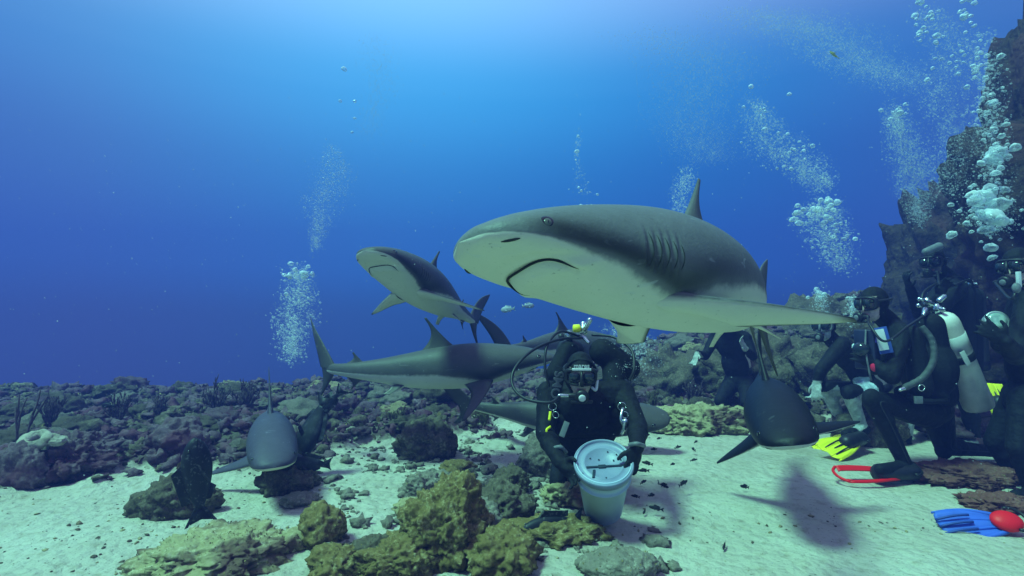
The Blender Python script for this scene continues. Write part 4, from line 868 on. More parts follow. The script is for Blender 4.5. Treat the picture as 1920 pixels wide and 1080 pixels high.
m = MB(); m.tube(curve([P_(1168, 765, 2.93), P_(1164, 785, 2.90), P_(1170, 800, 2.90), P_(1165, 815, 2.91)], 12), [.010] * 12 if False else .009, 8); m.cap(P_(1172, 790, 2.90), P_(1170, 806, 2.90), .016, .010); m.build('bolt_snap', STEEL, fa, ba)
MB().tube(curve([P_(1032, 772, 2.92), P_(1030, 788, 2.90)], 8), .008, 8).tube(curve([P_(1032, 800, 2.92), P_(1025, 806, 2.90), P_(1028, 814, 2.90), P_(1036, 814, 2.90)], 12), .007, 8).build('yellow_clip', YEL, fa, ba)
MB().box(P_(1058, 805, 2.93), (.03, .015, .085), frame((0, -1, .3), (.4, 0, 1)) if True else None).build('pressure_gauge', GREYP, fa, ba)
for kx in (1064, 1062):
    pass
MB().tube(curve([P_(1034, 842, 2.80), P_(1050, 838, 2.76), P_(1062, 848, 2.80)], 14), .010, 8).tube(curve([P_(1180, 834, 2.62), P_(1194, 832, 2.585), P_(1208, 836, 2.62)], 14), .010, 8).build('cuff_bands', GREYP, fa, ba)

# --- the tank diver kneeling on one knee at the right, filming
JB = dict(head=P_(1640, 570, 3.66), fwd=(-.96, -.18, -.12), neck=P_(1668, 606, 3.72), chest=P_(1700, 655, 3.74), pelvis=P_(1750, 765, 3.78),
    shoulders=(P_(1684, 622, 3.90), P_(1690, 628, 3.56)), elbows=(P_(1640, 690, 3.92), P_(1672, 706, 3.44)), wrists=(P_(1606, 652, 3.80), P_(1640, 682, 3.50)), hands=((.15, -.9, .35), (-.6, .1, .35)), thumbs=((.5, .1, .8), (0, -.2, 1)),
    hips=(P_(1756, 775, 3.90), P_(1740, 775, 3.64)), knees=(P_(1772, 838, 3.92), P_(1638, 752, 3.50)), ankles=(P_(1850, 845, 3.98), P_(1696, 868, 3.52)), toes=(P_(1885, 843, 4.0), P_(1650, 880, 3.46)), curl=.9)
wB = JB['wrists'][0]
fb, bb, hb = diver('diver with the silver tank, on one knee at the sand edge, red fin forward', JB, .0072, seg_paint([(wB + (JB['elbows'][0] - wB) * .12, wB + (JB['elbows'][0] - wB) * .42, .07, (.05, .10, .55))]), hands=((.55, .60, .60), GLV), bulk=1.06)
dive_mask(fb, bb, hb, RUB)
rb = regulator(fb, bb, hb, GREYP, -1)
hose(fb, bb, [rb, rb + np.array([-.05, -.10, -.06]), P_(1660, 640, 3.40), P_(1705, 610, 3.46), P_(1745, 585, 3.64)], .008)
ALU = mat('tank_aluminium', (.84, .82, .74), .42, .4, metal=.0, noise=(18, (.70, .70, .62), .4, .68), bump=(200, .0004))
tank(fb, bb, P_(1762, 588, 3.70), P_(1836, 764, 3.78), (0, -1, 0), ALU, .092, (.22, .13), boot=False)
t_ax = unit(P_(1836, 764, 3.78) - P_(1762, 588, 3.70))
MB().box(P_(1810, 672, 3.612), (.035, .004, .10), frame((0, -1, 0), -t_ax)).build('tank_sticker', WHITEP, fb, bb)
MB().lathe(P_(1742, 574, 3.66), (-.3, 0, .9), [(0, .018), (.006, .026), (.035, .026), (.04, .016), (.06, .014)], 14).cap(P_(1748, 570, 3.62), P_(1728, 562, 3.58), .014, .012).cap(P_(1735, 580, 3.60), P_(1732, 590, 3.58), .016, .012).build('first_stage', STEEL, fb, bb)
m = MB(); m.cap(P_(1745, 610, 3.62), P_(1765, 740, 3.70), .085, .10); m.cap(P_(1745, 610, 3.84), P_(1765, 740, 3.86), .08, .10); m.cap(P_(1712, 625, 3.52), P_(1726, 725, 3.52), .055, .075); m.ell(P_(1738, 690, 3.70), (.16, .20, .22)); m.cap(P_(1690, 735, 3.56), P_(1765, 745, 3.58), .045, .05)
vm = remesh(m, .011); v = np.empty(len(vm.vertices) * 3, np.float32); vm.vertices.foreach_get('co', v); vm.vertices.foreach_set('co', (v.reshape(-1, 3) - bb.astype(np.float32)).ravel()); link('buoyancy_vest', vm, NYL, fb)
hose(fb, bb, [P_(1728, 612, 3.42), P_(1748, 640, 3.38), P_(1750, 676, 3.36), P_(1730, 708, 3.36), P_(1696, 727, 3.36)], .019, mat('corrugated_grey', (.075, .080, .082), .7, .25, noise=(30, (.12, .125, .125), .4, .7)), 'corrugated_hose', True, 120)
MB().cap(P_(1698, 727, 3.36), P_(1688, 731, 3.35), .014, .011).build('inflator_tip', STEEL, fb, bb)
m = MB(); ring(m, P_(1728, 727, 3.44), (0, 1, .1), .020, .0035); m.build('steel_ring', STEEL, fb, bb)
MB().box(P_(1656, 638, 3.46), (.075, .008, .17), frame((-.45, -1, 0), (-.22, 0, 1))).build('slate_board', mat('slate_blue', (.05, .10, .42), .5, .3, noise=(8, (.04, .08, .36), .4, .7)), fb, bb)
MB().box(P_(1653, 637, 3.452), (.052, .008, .135), frame((-.45, -1, 0), (-.22, 0, 1))).build('slate_face', WHITEP, fb, bb)
q_ = JB['ankles'][1] + np.array([.02, -.02, -.05]); fin(fb, bb, q_, q_ + np.array([-.2, -.005, .004]), (0, -.34, 1), REDR, RUB, .34, .085, hollow=True, droop=.005)

SEAM = mat('suit_seam', (.030, .032, .036), .7, .2, noise=(40, (.05, .052, .056), .4, .7))
def seams(root, base, J, off):
    off = np.asarray(off, float)
    for i in (0, 1):
        hp, kn, an = [np.asarray(J[k][i], float) for k in ('hips', 'knees', 'ankles')]
        MB().tube(curve([hp * .7 + kn * .3 + off * .088, hp * .3 + kn * .7 + off * .074, kn + off * .066, kn * .6 + an * .4 + off * .060, an + off * .045], 24), .0035, 6).build('suit_seam', SEAM, root, base)
        MB().ell(kn + unit(kn - (hp + an) / 2) * .030 + off * .012, (.058, .050, .066)).build('knee_pad', NYL, root, base)
seams(fb, bb, JB, (0, -1, 0))
MB().tube(curve([P_(1700, 742, 3.50), P_(1735, 752, 3.46), P_(1775, 752, 3.52)], 14), .018, 8).build('weight_belt', NYL, fb, bb)
MB().box(P_(1722, 750, 3.445), (.05, .014, .045), None).build('belt_buckle', GREYP, fb, bb)
# --- her housed camera, held in front
cb = P_(1626, 655, 3.55); cr_ = empty('underwater_camera', cb, 'dark housed camera with a red button held by the tank diver', 'camera')
CF = frame((-.9, -.45, 0))
MB().box(cb, (.13, .075, .26), CF, .25).build('housing', mat('housing_blue', (.018, .022, .05), .4, .4, noise=(9, (.03, .035, .08), .4, .7)), cr_)
MB().lathe(cb + CF[:, 1] * .036, CF[:, 1], [(0, .045), (.01, .05), (.05, .046), (.065, .03), (.07, .004)], 20).build('lens_port', GLASS, cr_)
MB().ell(cb + np.array([.0, -.062, -.105]), (.026, .02, .036)).build('button', mat('red_button', (.9, .03, .10), .4, .4, noise=(8, (.75, .02, .08), .4, .7)), cr_)
MB().box(cb + np.array([.03, -.02, .06]), (.11, .08, .025), CF).build('purple_clip', mat('violet_clip', (.16, .10, .62), .4, .4, noise=(8, (.12, .08, .5), .4, .7)), cr_)
hose(cr_, cb, [cb + np.array([-.03, -.04, .13]), cb + np.array([-.05, -.06, 0]), cb + np.array([-.03, -.06, -.15]), cb + np.array([0, -.03, -.2])], .006, GREYP, 'lanyard')

# --- a companion sitting on the stone behind, pale shins
JC = dict(head=P_(1546, 612, 4.55), fwd=(-.75, -.65, -.1), neck=P_(1562, 640, 4.6), chest=P_(1588, 668, 4.62), pelvis=P_(1632, 728, 4.68),
    shoulders=(P_(1580, 645, 4.80), P_(1578, 648, 4.46)), elbows=(P_(1540, 695, 4.82), P_(1540, 692, 4.36)), wrists=(P_(1530, 720, 4.6), P_(1532, 716, 4.36)), hands=((-.3, -.3, -.6), (-.2, -.2, -.8)), thumbs=((0, -1, .2), (-.3, .8, .2)),
    hips=(P_(1634, 736, 4.78), P_(1630, 736, 4.58)), knees=(P_(1548, 728, 4.72), P_(1592, 736, 4.40)), ankles=(P_(1580, 794, 4.78), P_(1616, 800, 4.42)), toes=(P_(1545, 806, 4.70), P_(1585, 814, 4.34)), curl=.7)
PS = (.34, .37, .37)
kC, aC, hC = JC['knees'], JC['ankles'], JC['hips']
fc, bc, hc = diver('diver with pale shins sitting just left of the tank diver', JC, .0085, seg_paint([(kC[0], aC[0] + (aC[0] - kC[0]) * .0, .10, PS), (kC[1] + (aC[1] - kC[1]) * .12, aC[1], .10, PS), (hC[1] + (kC[1] - hC[1]) * .1, hC[1] + (kC[1] - hC[1]) * .72, .13, (.40, .50, .56))]), hands=(PALESUIT, PALESUIT), face=(.5, .55, .52))
dive_mask(fc, bc, hc, GREYP); regulator(fc, bc, hc, GREYP, 1)
fin(fc, bc, P_(1612, 822, 4.30), P_(1586, 828, 4.18), (0, -.55, 1), YEL, RUB, .34, .095, rib=RUB)
rock((JC['pelvis'][0], JC['pelvis'][1] - .10, 0), 0, (.30, .26, .30), 'dark stone that the pale shinned diver sits on', RK_DARK, 131, 5, 0, .25, amp=.35)
tank(fc, bc, P_(1612, 640, 4.86), P_(1652, 730, 4.9), (0, -1, 0), ALU, .088)

# --- a diver standing bent behind the tank diver
JE = dict(head=P_(1752, 492, 4.55), fwd=(-.85, -.5, -.15), neck=P_(1776, 520, 4.62), chest=P_(1792, 568, 4.64), pelvis=P_(1785, 690, 4.72),
    shoulders=(P_(1770, 540, 4.86), P_(1790, 545, 4.42)), elbows=(P_(1725, 590, 4.85), P_(1738, 602, 4.30)), wrists=(P_(1706, 540, 4.66), P_(1760, 556, 4.18)), hands=((-.4, -.2, .7), (.3, -.2, .8)), thumbs=((-.2, -.9, .1), (-.8, -.1, .2)),
    hips=(P_(1762, 690, 4.80), P_(1800, 692, 4.62)), knees=(P_(1702, 765, 4.66), P_(1818, 765, 4.50)), ankles=(P_(1698, 828, 4.64), P_(1828, 828, 4.52)), toes=(P_(1670, 838, 4.56), P_(1806, 840, 4.40)), curl=.8)
kE, aE = JE['knees'], JE['ankles']
fe, be, he = diver('diver standing in dark gear behind the silver tank, one arm raised', JE, .0085, seg_paint([(kE[0] + (aE[0] - kE[0]) * .0, kE[0] + (aE[0] - kE[0]) * .8, .10, PS)]), hands=(GLV, GLV), face=(.12, .10, .09), bulk=1.12)
dive_mask(fe, be, he); re_ = regulator(fe, be, he, RUB, -1)
tank(fe, be, P_(1822, 540, 4.80), P_(1832, 690, 4.86), (0, -1, 0), mat('tank_dark', (.03, .032, .034), .5, .3, noise=(8, (.05, .05, .052), .4, .7)))
hose(fe, be, [re_, P_(1768, 540, 4.25), P_(1815, 525, 4.45), P_(1825, 535, 4.7)], .009)
hose(fe, be, [P_(1822, 530, 4.7), P_(1790, 520, 4.5), P_(1735, 545, 4.30), P_(1730, 580, 4.25), P_(1732, 600, 4.25)], .010, RUB)
m = MB(); m.cap(P_(1800, 555, 4.50), P_(1800, 680, 4.55), .10, .11); m.cap(P_(1812, 560, 4.74), P_(1812, 690, 4.76), .12, .12); vm = remesh(m, .012); v = np.empty(len(vm.vertices) * 3, np.float32); vm.vertices.foreach_get('co', v); vm.vertices.foreach_set('co', (v.reshape(-1, 3) - be.astype(np.float32)).ravel()); link('buoyancy_vest', vm, NYL, fe)
MB().cap(P_(1736, 472, 4.42), P_(1760, 462, 4.44), .030, .034).build('hood_panel', GREYP, fe, be)
MB().cap(P_(1762, 563, 4.10), P_(1770, 556, 4.10), .022, .020).build('dive_torch', STEEL, fe, be)
for q in ((1724, 561), (1722, 573)): MB().ell(P_(*q, 4.2), (.016, .014, .018)).build('clip', STEEL, fe, be)
fin(fe, be, aE[1], JE['toes'][1], (0, -.3, 1), YEL, GREYP, .22, .09)

# --- a diver cut by the right edge
JF = dict(head=P_(1912, 500, 3.30), fwd=(-.85, -.2, -.15), neck=P_(1930, 540, 3.36), chest=P_(1932, 600, 3.4), pelvis=P_(1925, 745, 3.46),
    shoulders=(P_(1915, 570, 3.58), P_(1930, 570, 3.22)), elbows=(P_(1880, 650, 3.64), P_(1905, 668, 3.10)), wrists=(P_(1868, 632, 3.40), P_(1885, 640, 2.95)), hands=((-.35, -.3, .5), (-.5, .1, .4)), thumbs=((0, -.9, .2), (0, -.3, .9)),
    hips=(P_(1912, 755, 3.56), P_(1930, 755, 3.34)), knees=(P_(1868, 828, 3.62), P_(1912, 840, 3.28)), ankles=(P_(1905, 900, 3.62), P_(1935, 920, 3.30)), toes=(P_(1870, 908, 3.52), P_(1905, 930, 3.20)), curl=.9)
ff, bf, hf = diver('dark diver cut off by the right edge of the picture', JF, .0080, hands=(GLV, GLV), bulk=1.1)
dive_mask(ff, bf, hf); rf = regulator(ff, bf, hf, GREYP, 1)
hose(ff, bf, [rf, P_(1896, 560, 3.05), P_(1915, 530, 3.1), P_(1960, 520, 3.4)], .009)
MB().box(P_(1910, 524, 3.05), (.018, .018, .09), None).build('hose_sleeve', WHITEP, ff, bf)
MB().ell(P_(1906, 540, 3.03), (.022, .02, .03)).build('hose_clip', GREYP, ff, bf)
# striped silver torch head and the yellow spare regulator
tf = P_(1865, 604, 3.34); tr = empty('dive_torch', tf, 'round silver finned torch head held by the diver at the right edge', 'torch')
TD = unit([-.35, -.9, .25]); MB().lathe(tf - TD * .05, TD, [(0, .02), (.005, .055), (.014, .055), (.016, .046), (.028, .046), (.03, .060), (.042, .060), (.044, .05), (.056, .05), (.058, .063), (.085, .063), (.09, .056), (.086, .05), (.086, .003)], 28).build('torch_head', mat('torch_silver', (.55, .60, .58), .35, .5, metal=.5, noise=(20, (.4, .44, .43), .4, .7)), tr)
MB().lathe(tf + TD * .0335, TD, [(0, .0495), (.004, .0495), (.006, .03), (.0065, .002)], 24).build('torch_glass', mat('torch_glass', (.30, .40, .38), .1, .6, noise=(14, (.5, .6, .58), .45, .6)), tr)
MB().cap(tf - TD * .05, tf - TD * .16, .024, .022).build('torch_handle', RUB, tr)
MB().lathe(P_(1862, 630, 3.30), (-.3, -.9, .2), [(0, .02), (.004, .034), (.022, .037), (.034, .030), (.038, .004)], 20).build('spare_regulator', YEL, ff, bf)
fin(ff, bf, P_(1884, 806, 3.92), P_(1882, 792, 3.93), (0, -1, 0), YEL, RUB, .24, .085, rib=RUB)

# --- a far diver in the haze under the big shark
JD = dict(head=P_(1352, 588, 5.9), fwd=(-.5, -.85, -.2), neck=P_(1362, 616, 5.95), chest=P_(1370, 645, 6.0), pelvis=P_(1385, 715, 6.05),
    shoulders=(P_(1340, 634, 6.1), P_(1398, 634, 5.9)), elbows=(P_(1322, 668, 6.0), P_(1412, 668, 5.8)), wrists=(P_(1308, 662, 5.85), P_(1398, 655, 5.62)), hands=((-.3, -.2, -.6), (-.5, -.3, .7)), thumbs=((.4, -.8, 0), (-.5, -.5, -.3)),
    hips=(P_(1370, 722, 6.1), P_(1400, 722, 6.0)), knees=(P_(1350, 752, 5.8), P_(1400, 756, 5.7)), ankles=(P_(1368, 764, 6.2), P_(1405, 764, 6.1)), toes=(P_(1375, 768, 6.35), P_(1410, 768, 6.25)), curl=.4)
fd, bd, hdd = diver('distant diver in black under the belly of the largest shark, pale hands', JD, .012, hands=((.36, .38, .35), (.36, .38, .35)))
dive_mask(fd, bd, hdd); regulator(fd, bd, hdd)
tank(fd, bd, P_(1378, 610, 6.2), P_(1395, 700, 6.25), (0, -1, 0), ALU, .09)
# ------------------------------------------------------------------ the bait bucket
BKT = mat('bucket_white', (.50, .60, .72), .45, .35, noise=(5, (.42, .52, .64), .4, .7), bump=(30, .002))
bb0 = pixg(1132, 985); bb0 = bb0 + np.array([0, .02, .060]); bk_ax = unit([-.08, -.56, .82]); bx = empty('bucket', bb0, 'white plastic bait bucket with a sealed lid between the hands of the diver', 'bucket')
def bpos(h): return bb0 + bk_ax * h
hh = .37; SB_ = .90
MB().lathe(bb0 + np.array([0, 0, .012]), bk_ax, [(0, 0.0810), (.002, 0.0936), (.012, 0.0981), (hh * .72, 0.1260), (hh * .725, 0.1359), (hh * .745, 0.1359), (hh * .75, 0.1296), (hh * .86, 0.1323), (hh * .865, 0.1395), (hh * .885, 0.1395), (hh * .89, 0.1332), (hh, 0.1350), (hh, 0.1296), (hh - .02, 0.1278)], 56).build('pail', BKT, bx)
lid = MB().lathe(bpos(hh - .012), bk_ax, [(-.014, 0.1404), (.012, 0.1449), (.022, 0.1440), (.026, 0.1377), (.018, 0.1332), (.012, 0.1314), (.0125, 0.0990), (.0155, 0.0963), (.0155, 0.0900), (.0125, 0.0882), (.012, 0.0036)], 56).build('lid', mat('lid_shade_toned', (.26, .31, .42), .4, .4, noise=(7, (.20, .25, .36), .4, .7), bump=(26, .002)), bx)  # white lid; shade over it and its dark inside are put into the colour
LF = frame(np.cross(bk_ax, [1, 0, 0]) * -1, bk_ax); lr_, lf_ = LF[:, 0], LF[:, 1]; ltop = bpos(hh + .003)
DKL = mat('slot_dark', (.016, .03, .05), .6, .2, noise=(20, (.025, .04, .06), .4, .7))
MB().box(ltop + lf_ * .022 - lr_ * .012, (.195, .009, .006), np.stack([lr_, lf_, bk_ax], 1)).box(ltop + lf_ * .022 + lr_ * .01, (.035, .018, .007), np.stack([lr_, lf_, bk_ax], 1)).build('lid_slot', DKL, lid)
MB().box(ltop + lf_ * .062 + lr_ * .055, (.012, .045, .006), np.stack([lr_, lf_ + .2 * lr_, bk_ax], 1)).build('lid_latch', DKL, lid)
for dx, dy in ((-.085, -.012), (-.07, -.045), (-.03, -.065), (.02, -.02), (.06, -.03), (-.05, -.01), (.0, .09)): MB().lathe(ltop + lr_ * dx + lf_ * dy + bk_ax * .0005, bk_ax, [(0, .0042), (.0012, .0042), (.0016, .002)], 10).build('lid_hole', DKL, lid)
hp = [bpos(hh * .86) + lr_ * (-.142 * cos(a)) + np.array([0, .158 * sin(a) * .8, .03 * sin(a)]) for a in np.linspace(0, pi, 24)]
MB().tube(hp, .0028, 6).build('handle', STEEL, bx)
for s in (-1, 1): MB().lathe(bpos(hh * .86) + lr_ * s * .135, lr_ * s, [(0, .016), (.008, .015), (.012, .006)], 12).build('handle_ear', BKT, bx)

# ------------------------------------------------------------------ fins lying on the sand
fp = pixg(1890, 1003); fr0 = empty('fin', fp, 'blue bladed fin with a red foot pocket lying on the sand', 'fin')
fin(fr0, fp, fp + np.array([.03, 0, .065]), fp + np.array([-.20, .02, .065]), (.10, -.75, 1), BLUER, REDR, .26, .085, 'blade', pk=.42, start=.05, rib=mat('dark_blue_rib', (.02, .05, .26), .5, .3, noise=(9, (.03, .07, .32), .4, .7)))
fp = pixg(1600, 838); fr1 = empty('fin', fp, 'bright yellow fin lying on the sand under the dark shark', 'fin')
fin(fr1, fp, fp + np.array([.06, .05, .06]), fp + np.array([-.14, -.02, .05]), (0, -.5, 1), YEL, YEL, .30, .09, 'blade', rib=RUB)

# ------------------------------------------------------------------ fish
def fish_parts(L, depth, width, bendy=.25, blunt=.35):
    "body lofted along -x (nose) to +x (tail), with dorsal, anal, tail and pectoral fins, one skin"
    xs = np.linspace(0, .80, 26); h = depth * np.sin(np.pi * (xs / .86) ** (.55 + .25 * (1 - blunt))) ** .8; h = np.maximum(h, .055 * depth / .16 * .5); h[0] = .012; w = width / depth * h * (1 - .5 * (xs / .8) ** 2); nr = 20; th = np.arange(nr) * 2 * pi / nr
    V = []; F = []
    for x, a, b in zip(xs, h, w): V += [(x, b * cos(t), a * sin(t) - .01) for t in th]
    n = len(xs)
    for i in range(n - 1):
        for j in range(nr): k = (j + 1) % nr; F.append([i * nr + j, i * nr + k, (i + 1) * nr + k, (i + 1) * nr + j])
    F.append(list(range(nr))[::-1]); F.append([(n - 1) * nr + j for j in range(nr)])
    m = MB().add(V, F); vert = lambda a, b, nn: (a, nn, b)
    for LE, TE, th0 in ((lambda t: (.26 + .10 * t, depth * .82 + .11 * t), lambda t: (.72 + .02 * t, depth * .35 + .085 * t + .02), .006), (lambda t: (.52 + .07 * t, -depth * .72 - .075 * t), lambda t: (.72, -depth * .35 - .07 * t), .006), (lambda t: (.775 + .20 * t, .035 + .12 * t), lambda t: (.80 + .17 * t, -.0 + .118 * t), .008), (lambda t: (.775 + .20 * t, -.05 - .12 * t), lambda t: (.80 + .17 * t, -.015 - .118 * t), .008)):
        v, f, *_ = loft_fin(LE, TE, vert, th0, 8, 6); m.add(v, f)
    m.add([(.78, .004, .035), (.78, -.004, .035), (.95, .003, .10), (.95, -.003, .10), (.92, .003, -.01), (.92, -.003, -.01), (.95, .003, -.12), (.95, -.003, -.12), (.78, .004, -.05), (.78, -.004, -.05)], [[0, 2, 4, 8], [1, 9, 5, 3], [4, 6, 8], [5, 9, 7], [0, 1, 3, 2], [2, 3, 5, 4], [4, 5, 7, 6], [6, 7, 9, 8], [8, 9, 1, 0]])
    for s in (-1, 1):
        v, f, *_ = loft_fin(lambda t: (.28 + .12 * t, .13 * t), lambda t: (.36 + .10 * t, .12 * t), lambda a, b, nn, s=s: (a, s * (width * .8 + b * .75), -.03 - b * .6 + nn), .005, 7, 6); m.add(v, f if s < 0 else [q[::-1] for q in f])
    m.V = [(v - np.array([.4, 0, 0])) for v in m.V]; m.V = [np.stack([v[:, 0], v[:, 1] + bendy * v[:, 0] ** 2 * np.sign(v[:, 0]), v[:, 2]], 1) * L for v in m.V]; return m
def big_fish(label, loc, L, nose, upv, depth, width, material, name='grouper', cat='grouper'):
    o = empty(name, loc, label, cat); m = fish_parts(L, depth, width); f = unit(nose); u = np.asarray(upv, float); u = unit(u - f * (u @ f)); s = np.cross(u, -f); B = np.stack([-f, s, u], 1)
    m.V = [v @ B.T for v in m.V]; link('body', m.data('fish_body'), material, o)
    for sd in (-1, 1):
        c = B @ (np.array([.10 - .4, sd * width * .52, depth * .38]) * L); link('eye', MB().ell(c, (.016 * L,) * 3).data('eye'), BLACKEYE, o)
    pts = np.array([[.005, sd * width * .25 * abs(sd), -.035 + .012 * abs(sd)] for sd in np.linspace(-1, 1, 9)]); pts[:, 0] += .06 * np.abs(np.linspace(-1, 1, 9)); pts = ((pts - [.4, 0, 0]) * L) @ B.T
    link('mouth', MB().tube(pts, .006 * L, 6).data('mouth'), MOUTH, o)
    return o
FISHD = mat('fish_dark', (.012, .012, .016), .55, .3, noise=(26, (.045, .045, .055), .50, .66))
FISHS = mat('fish_speckled', (.012, .012, .018), .55, .3, noise=(45, (.10, .10, .10), .56, .64))
FISHP = mat('fish_pale', (.45, .52, .55), .5, .3, noise=(18, (.28, .34, .38), .45, .65))
big_fish('dark grouper hanging tail down above the sloping brown rock', P_(368, 888, 2.72), .46, (.05, -.25, .95), (-.80, -.60, 0), .150, .10, FISHS)
big_fish('speckled black grouper resting on the crusted ledge by the bucket', P_(1026, 986, 2.66), .34, (-.97, -.15, -.12), (0, -.1, 1), .15, .10, FISHS)
big_fish('dark grouper beside the pale shark, nose to the seabed', P_(583, 810, 3.7), .46, (-.35, -.2, -.85), (.8, -.4, -.3), .19, .11, FISHD)
big_fish('second dark grouper low over the rubble under the pale shark', P_(575, 868, 3.35), .26, (-.9, -.2, .1), (0, 0, 1), .17, .10, FISHD)
big_fish('dark fish tilted upward on the reef behind the pale shark', P_(612, 762, 4.4), .36, (-.62, .2, -.7), (-.6, 0, .7), .12, .07, FISHD, 'reef_fish', 'fish')
big_fish('pale fish hovering in blue water left of the bucket diver', P_(950, 580, 5.6), .16, (-.8, .3, -.1), (0, 0, 1), .20, .07, FISHP, 'reef_fish', 'fish')
big_fish('second pale fish in blue water, closer to the bucket diver', P_(992, 573, 5.8), .15, (.9, .2, .05), (0, 0, 1), .18, .07, FISHP, 'reef_fish', 'fish')
big_fish('small dusky fish high above the left reef', P_(200, 760, 4.5), .12, (-.9, .2, 0), (0, 0, 1), .18, .07, FISHD, 'reef_fish', 'fish')
big_fish('yellowish fish high in the bubbly water at the upper right', P_(1563, 102, 3.4), .085, (-.5, .2, .75), (-.8, 0, .5), .16, .08, mat('fish_yellow', (.22, .24, .08), .5, .3, noise=(18, (.14, .16, .06), .45, .65)), 'reef_fish', 'fish')
tiny = fish_parts(1., .12, .07).data('small_fish'); tiny.materials.append(FISHD); tiny.polygons.foreach_set('use_smooth', np.ones(len(tiny.polygons), bool))
rr = random.Random(3); spots = [(1215, 815), (1235, 822), (1272, 838), (1258, 806), (1300, 842), (1305, 828), (1302, 862), (1212, 868), (1205, 882), (1235, 905), (1248, 912), (1222, 928), (1228, 952), (1270, 838), (1282, 905), (1207, 903), (1190, 930), (1358, 1024), (1395, 912), (1340, 790), (1252, 790), (1243, 908), (1208, 960), (930, 888), (905, 870), (880, 892), (915, 880), (1298, 800), (1262, 870), (1225, 842)]
for (px, py) in spots:
    p = pixg(px, py); h = rr.uniform(.015, .07); d = p - np.array([0, 0, H]); p = np.array([0, 0, H]) + d * (1 - h / H)
    o = bpy.data.objects.new('small_fish', tiny); COL.objects.link(o); o.location = p; s = rr.uniform(.055, .085); o.scale = (s, s, s); o.rotation_euler = (0, rr.uniform(-.35, .35), rr.uniform(0, 6.28))
    tag(o, 'tiny dark fish darting over the white sand around the bucket', 'fish', 'tiny fish over the sand')

# ------------------------------------------------------------------ bubbles
def bubblemat(name, white, thr0, thr1):
    m = bpy.data.materials.new(name); m.use_nodes = True; nt = m.node_tree; nt.nodes.clear(); L = nt.links.new
    out = nt.nodes.new('ShaderNodeOutputMaterial'); mix = nt.nodes.new('ShaderNodeMixShader'); tr_ = nt.nodes.new('ShaderNodeBsdfTransparent'); tr_.inputs[0].default_value = (.93, .97, .98, 1)
    pb = nt.nodes.new('ShaderNodeBsdfPrincipled'); pb.inputs['Base Color'].default_value = (*white, 1); pb.inputs['Roughness'].default_value = .18; pb.inputs['Specular IOR Level'].default_value = .8
    lw = nt.nodes.new('ShaderNodeLayerWeight'); lw.inputs[0].default_value = .5; mr = nt.nodes.new('ShaderNodeMapRange'); mr.inputs[1].default_value = .1; mr.inputs[2].default_value = .9; mr.inputs[3].default_value = thr0; mr.inputs[4].default_value = thr1; L(lw.outputs['Facing'], mr.inputs[0])
    co = nt.nodes.new('ShaderNodeTexCoord').outputs['Object']; n = nt.nodes.new('ShaderNodeTexNoise'); n.inputs['Scale'].default_value = 2.2; n.inputs['Detail'].default_value = 3; L(co, n.inputs['Vector'])
    a = nt.nodes.new('ShaderNodeMath'); a.operation = 'MULTIPLY_ADD'; a.use_clamp = True; L(n.outputs[0], a.inputs[0]); a.inputs[1].default_value = .5; sb = nt.nodes.new('ShaderNodeMath'); sb.operation = 'SUBTRACT'; L(mr.outputs[0], sb.inputs[0]); sb.inputs[1].default_value = .25; L(sb.outputs[0], a.inputs[2])
    L(a.outputs[0], mix.inputs[0]); L(tr_.outputs[0], mix.inputs[1]); L(pb.outputs[0], mix.inputs[2]); L(mix.outputs[0], out.inputs[0]); return m
BUB = bubblemat('air_bubble', (.80, .90, .92), .22, .95); FINE = bubblemat('fine_bubbles', (.88, .93, .93), .16, .62)
def bub_data(seed, sub=3):
    V, F = ICO[sub]; n = fbm(V * 1.6, 3, 400 + seed) + .5 * fbm(V * 2.6, 2, 430 + seed, True); P = V * (.95 + .42 * n)[:, None]; P[:, 2] = np.where(P[:, 2] < -.35, -.35 + (P[:, 2] + .35) * .5, P[:, 2]); me = mesh('bubble', P, F); me.materials.append(BUB); me.polygons.foreach_set('use_smooth', np.ones(len(F), bool)); return me
BUBS = [bub_data(k) for k in range(6)]
rb_ = random.Random(21); GB = np.random.default_rng(33)
def big_bubbles(items, label, group):
    "items: (px, py, y, radius in px)"
    for (px, py, y, rpx) in items:
        o = bpy.data.objects.new('air_bubble', rb_.choice(BUBS)); COL.objects.link(o); o.location = P_(px, py, y); r = rpx / 1000. * y; o.scale = (r * rb_.uniform(.85, 1.2), r * rb_.uniform(.85, 1.2), r * rb_.uniform(.7, 1.05)); o.rotation_euler = (rb_.uniform(-.4, .4), rb_.uniform(-.4, .4), rb_.uniform(0, 6.28)); tag(o, label, 'bubble', group)
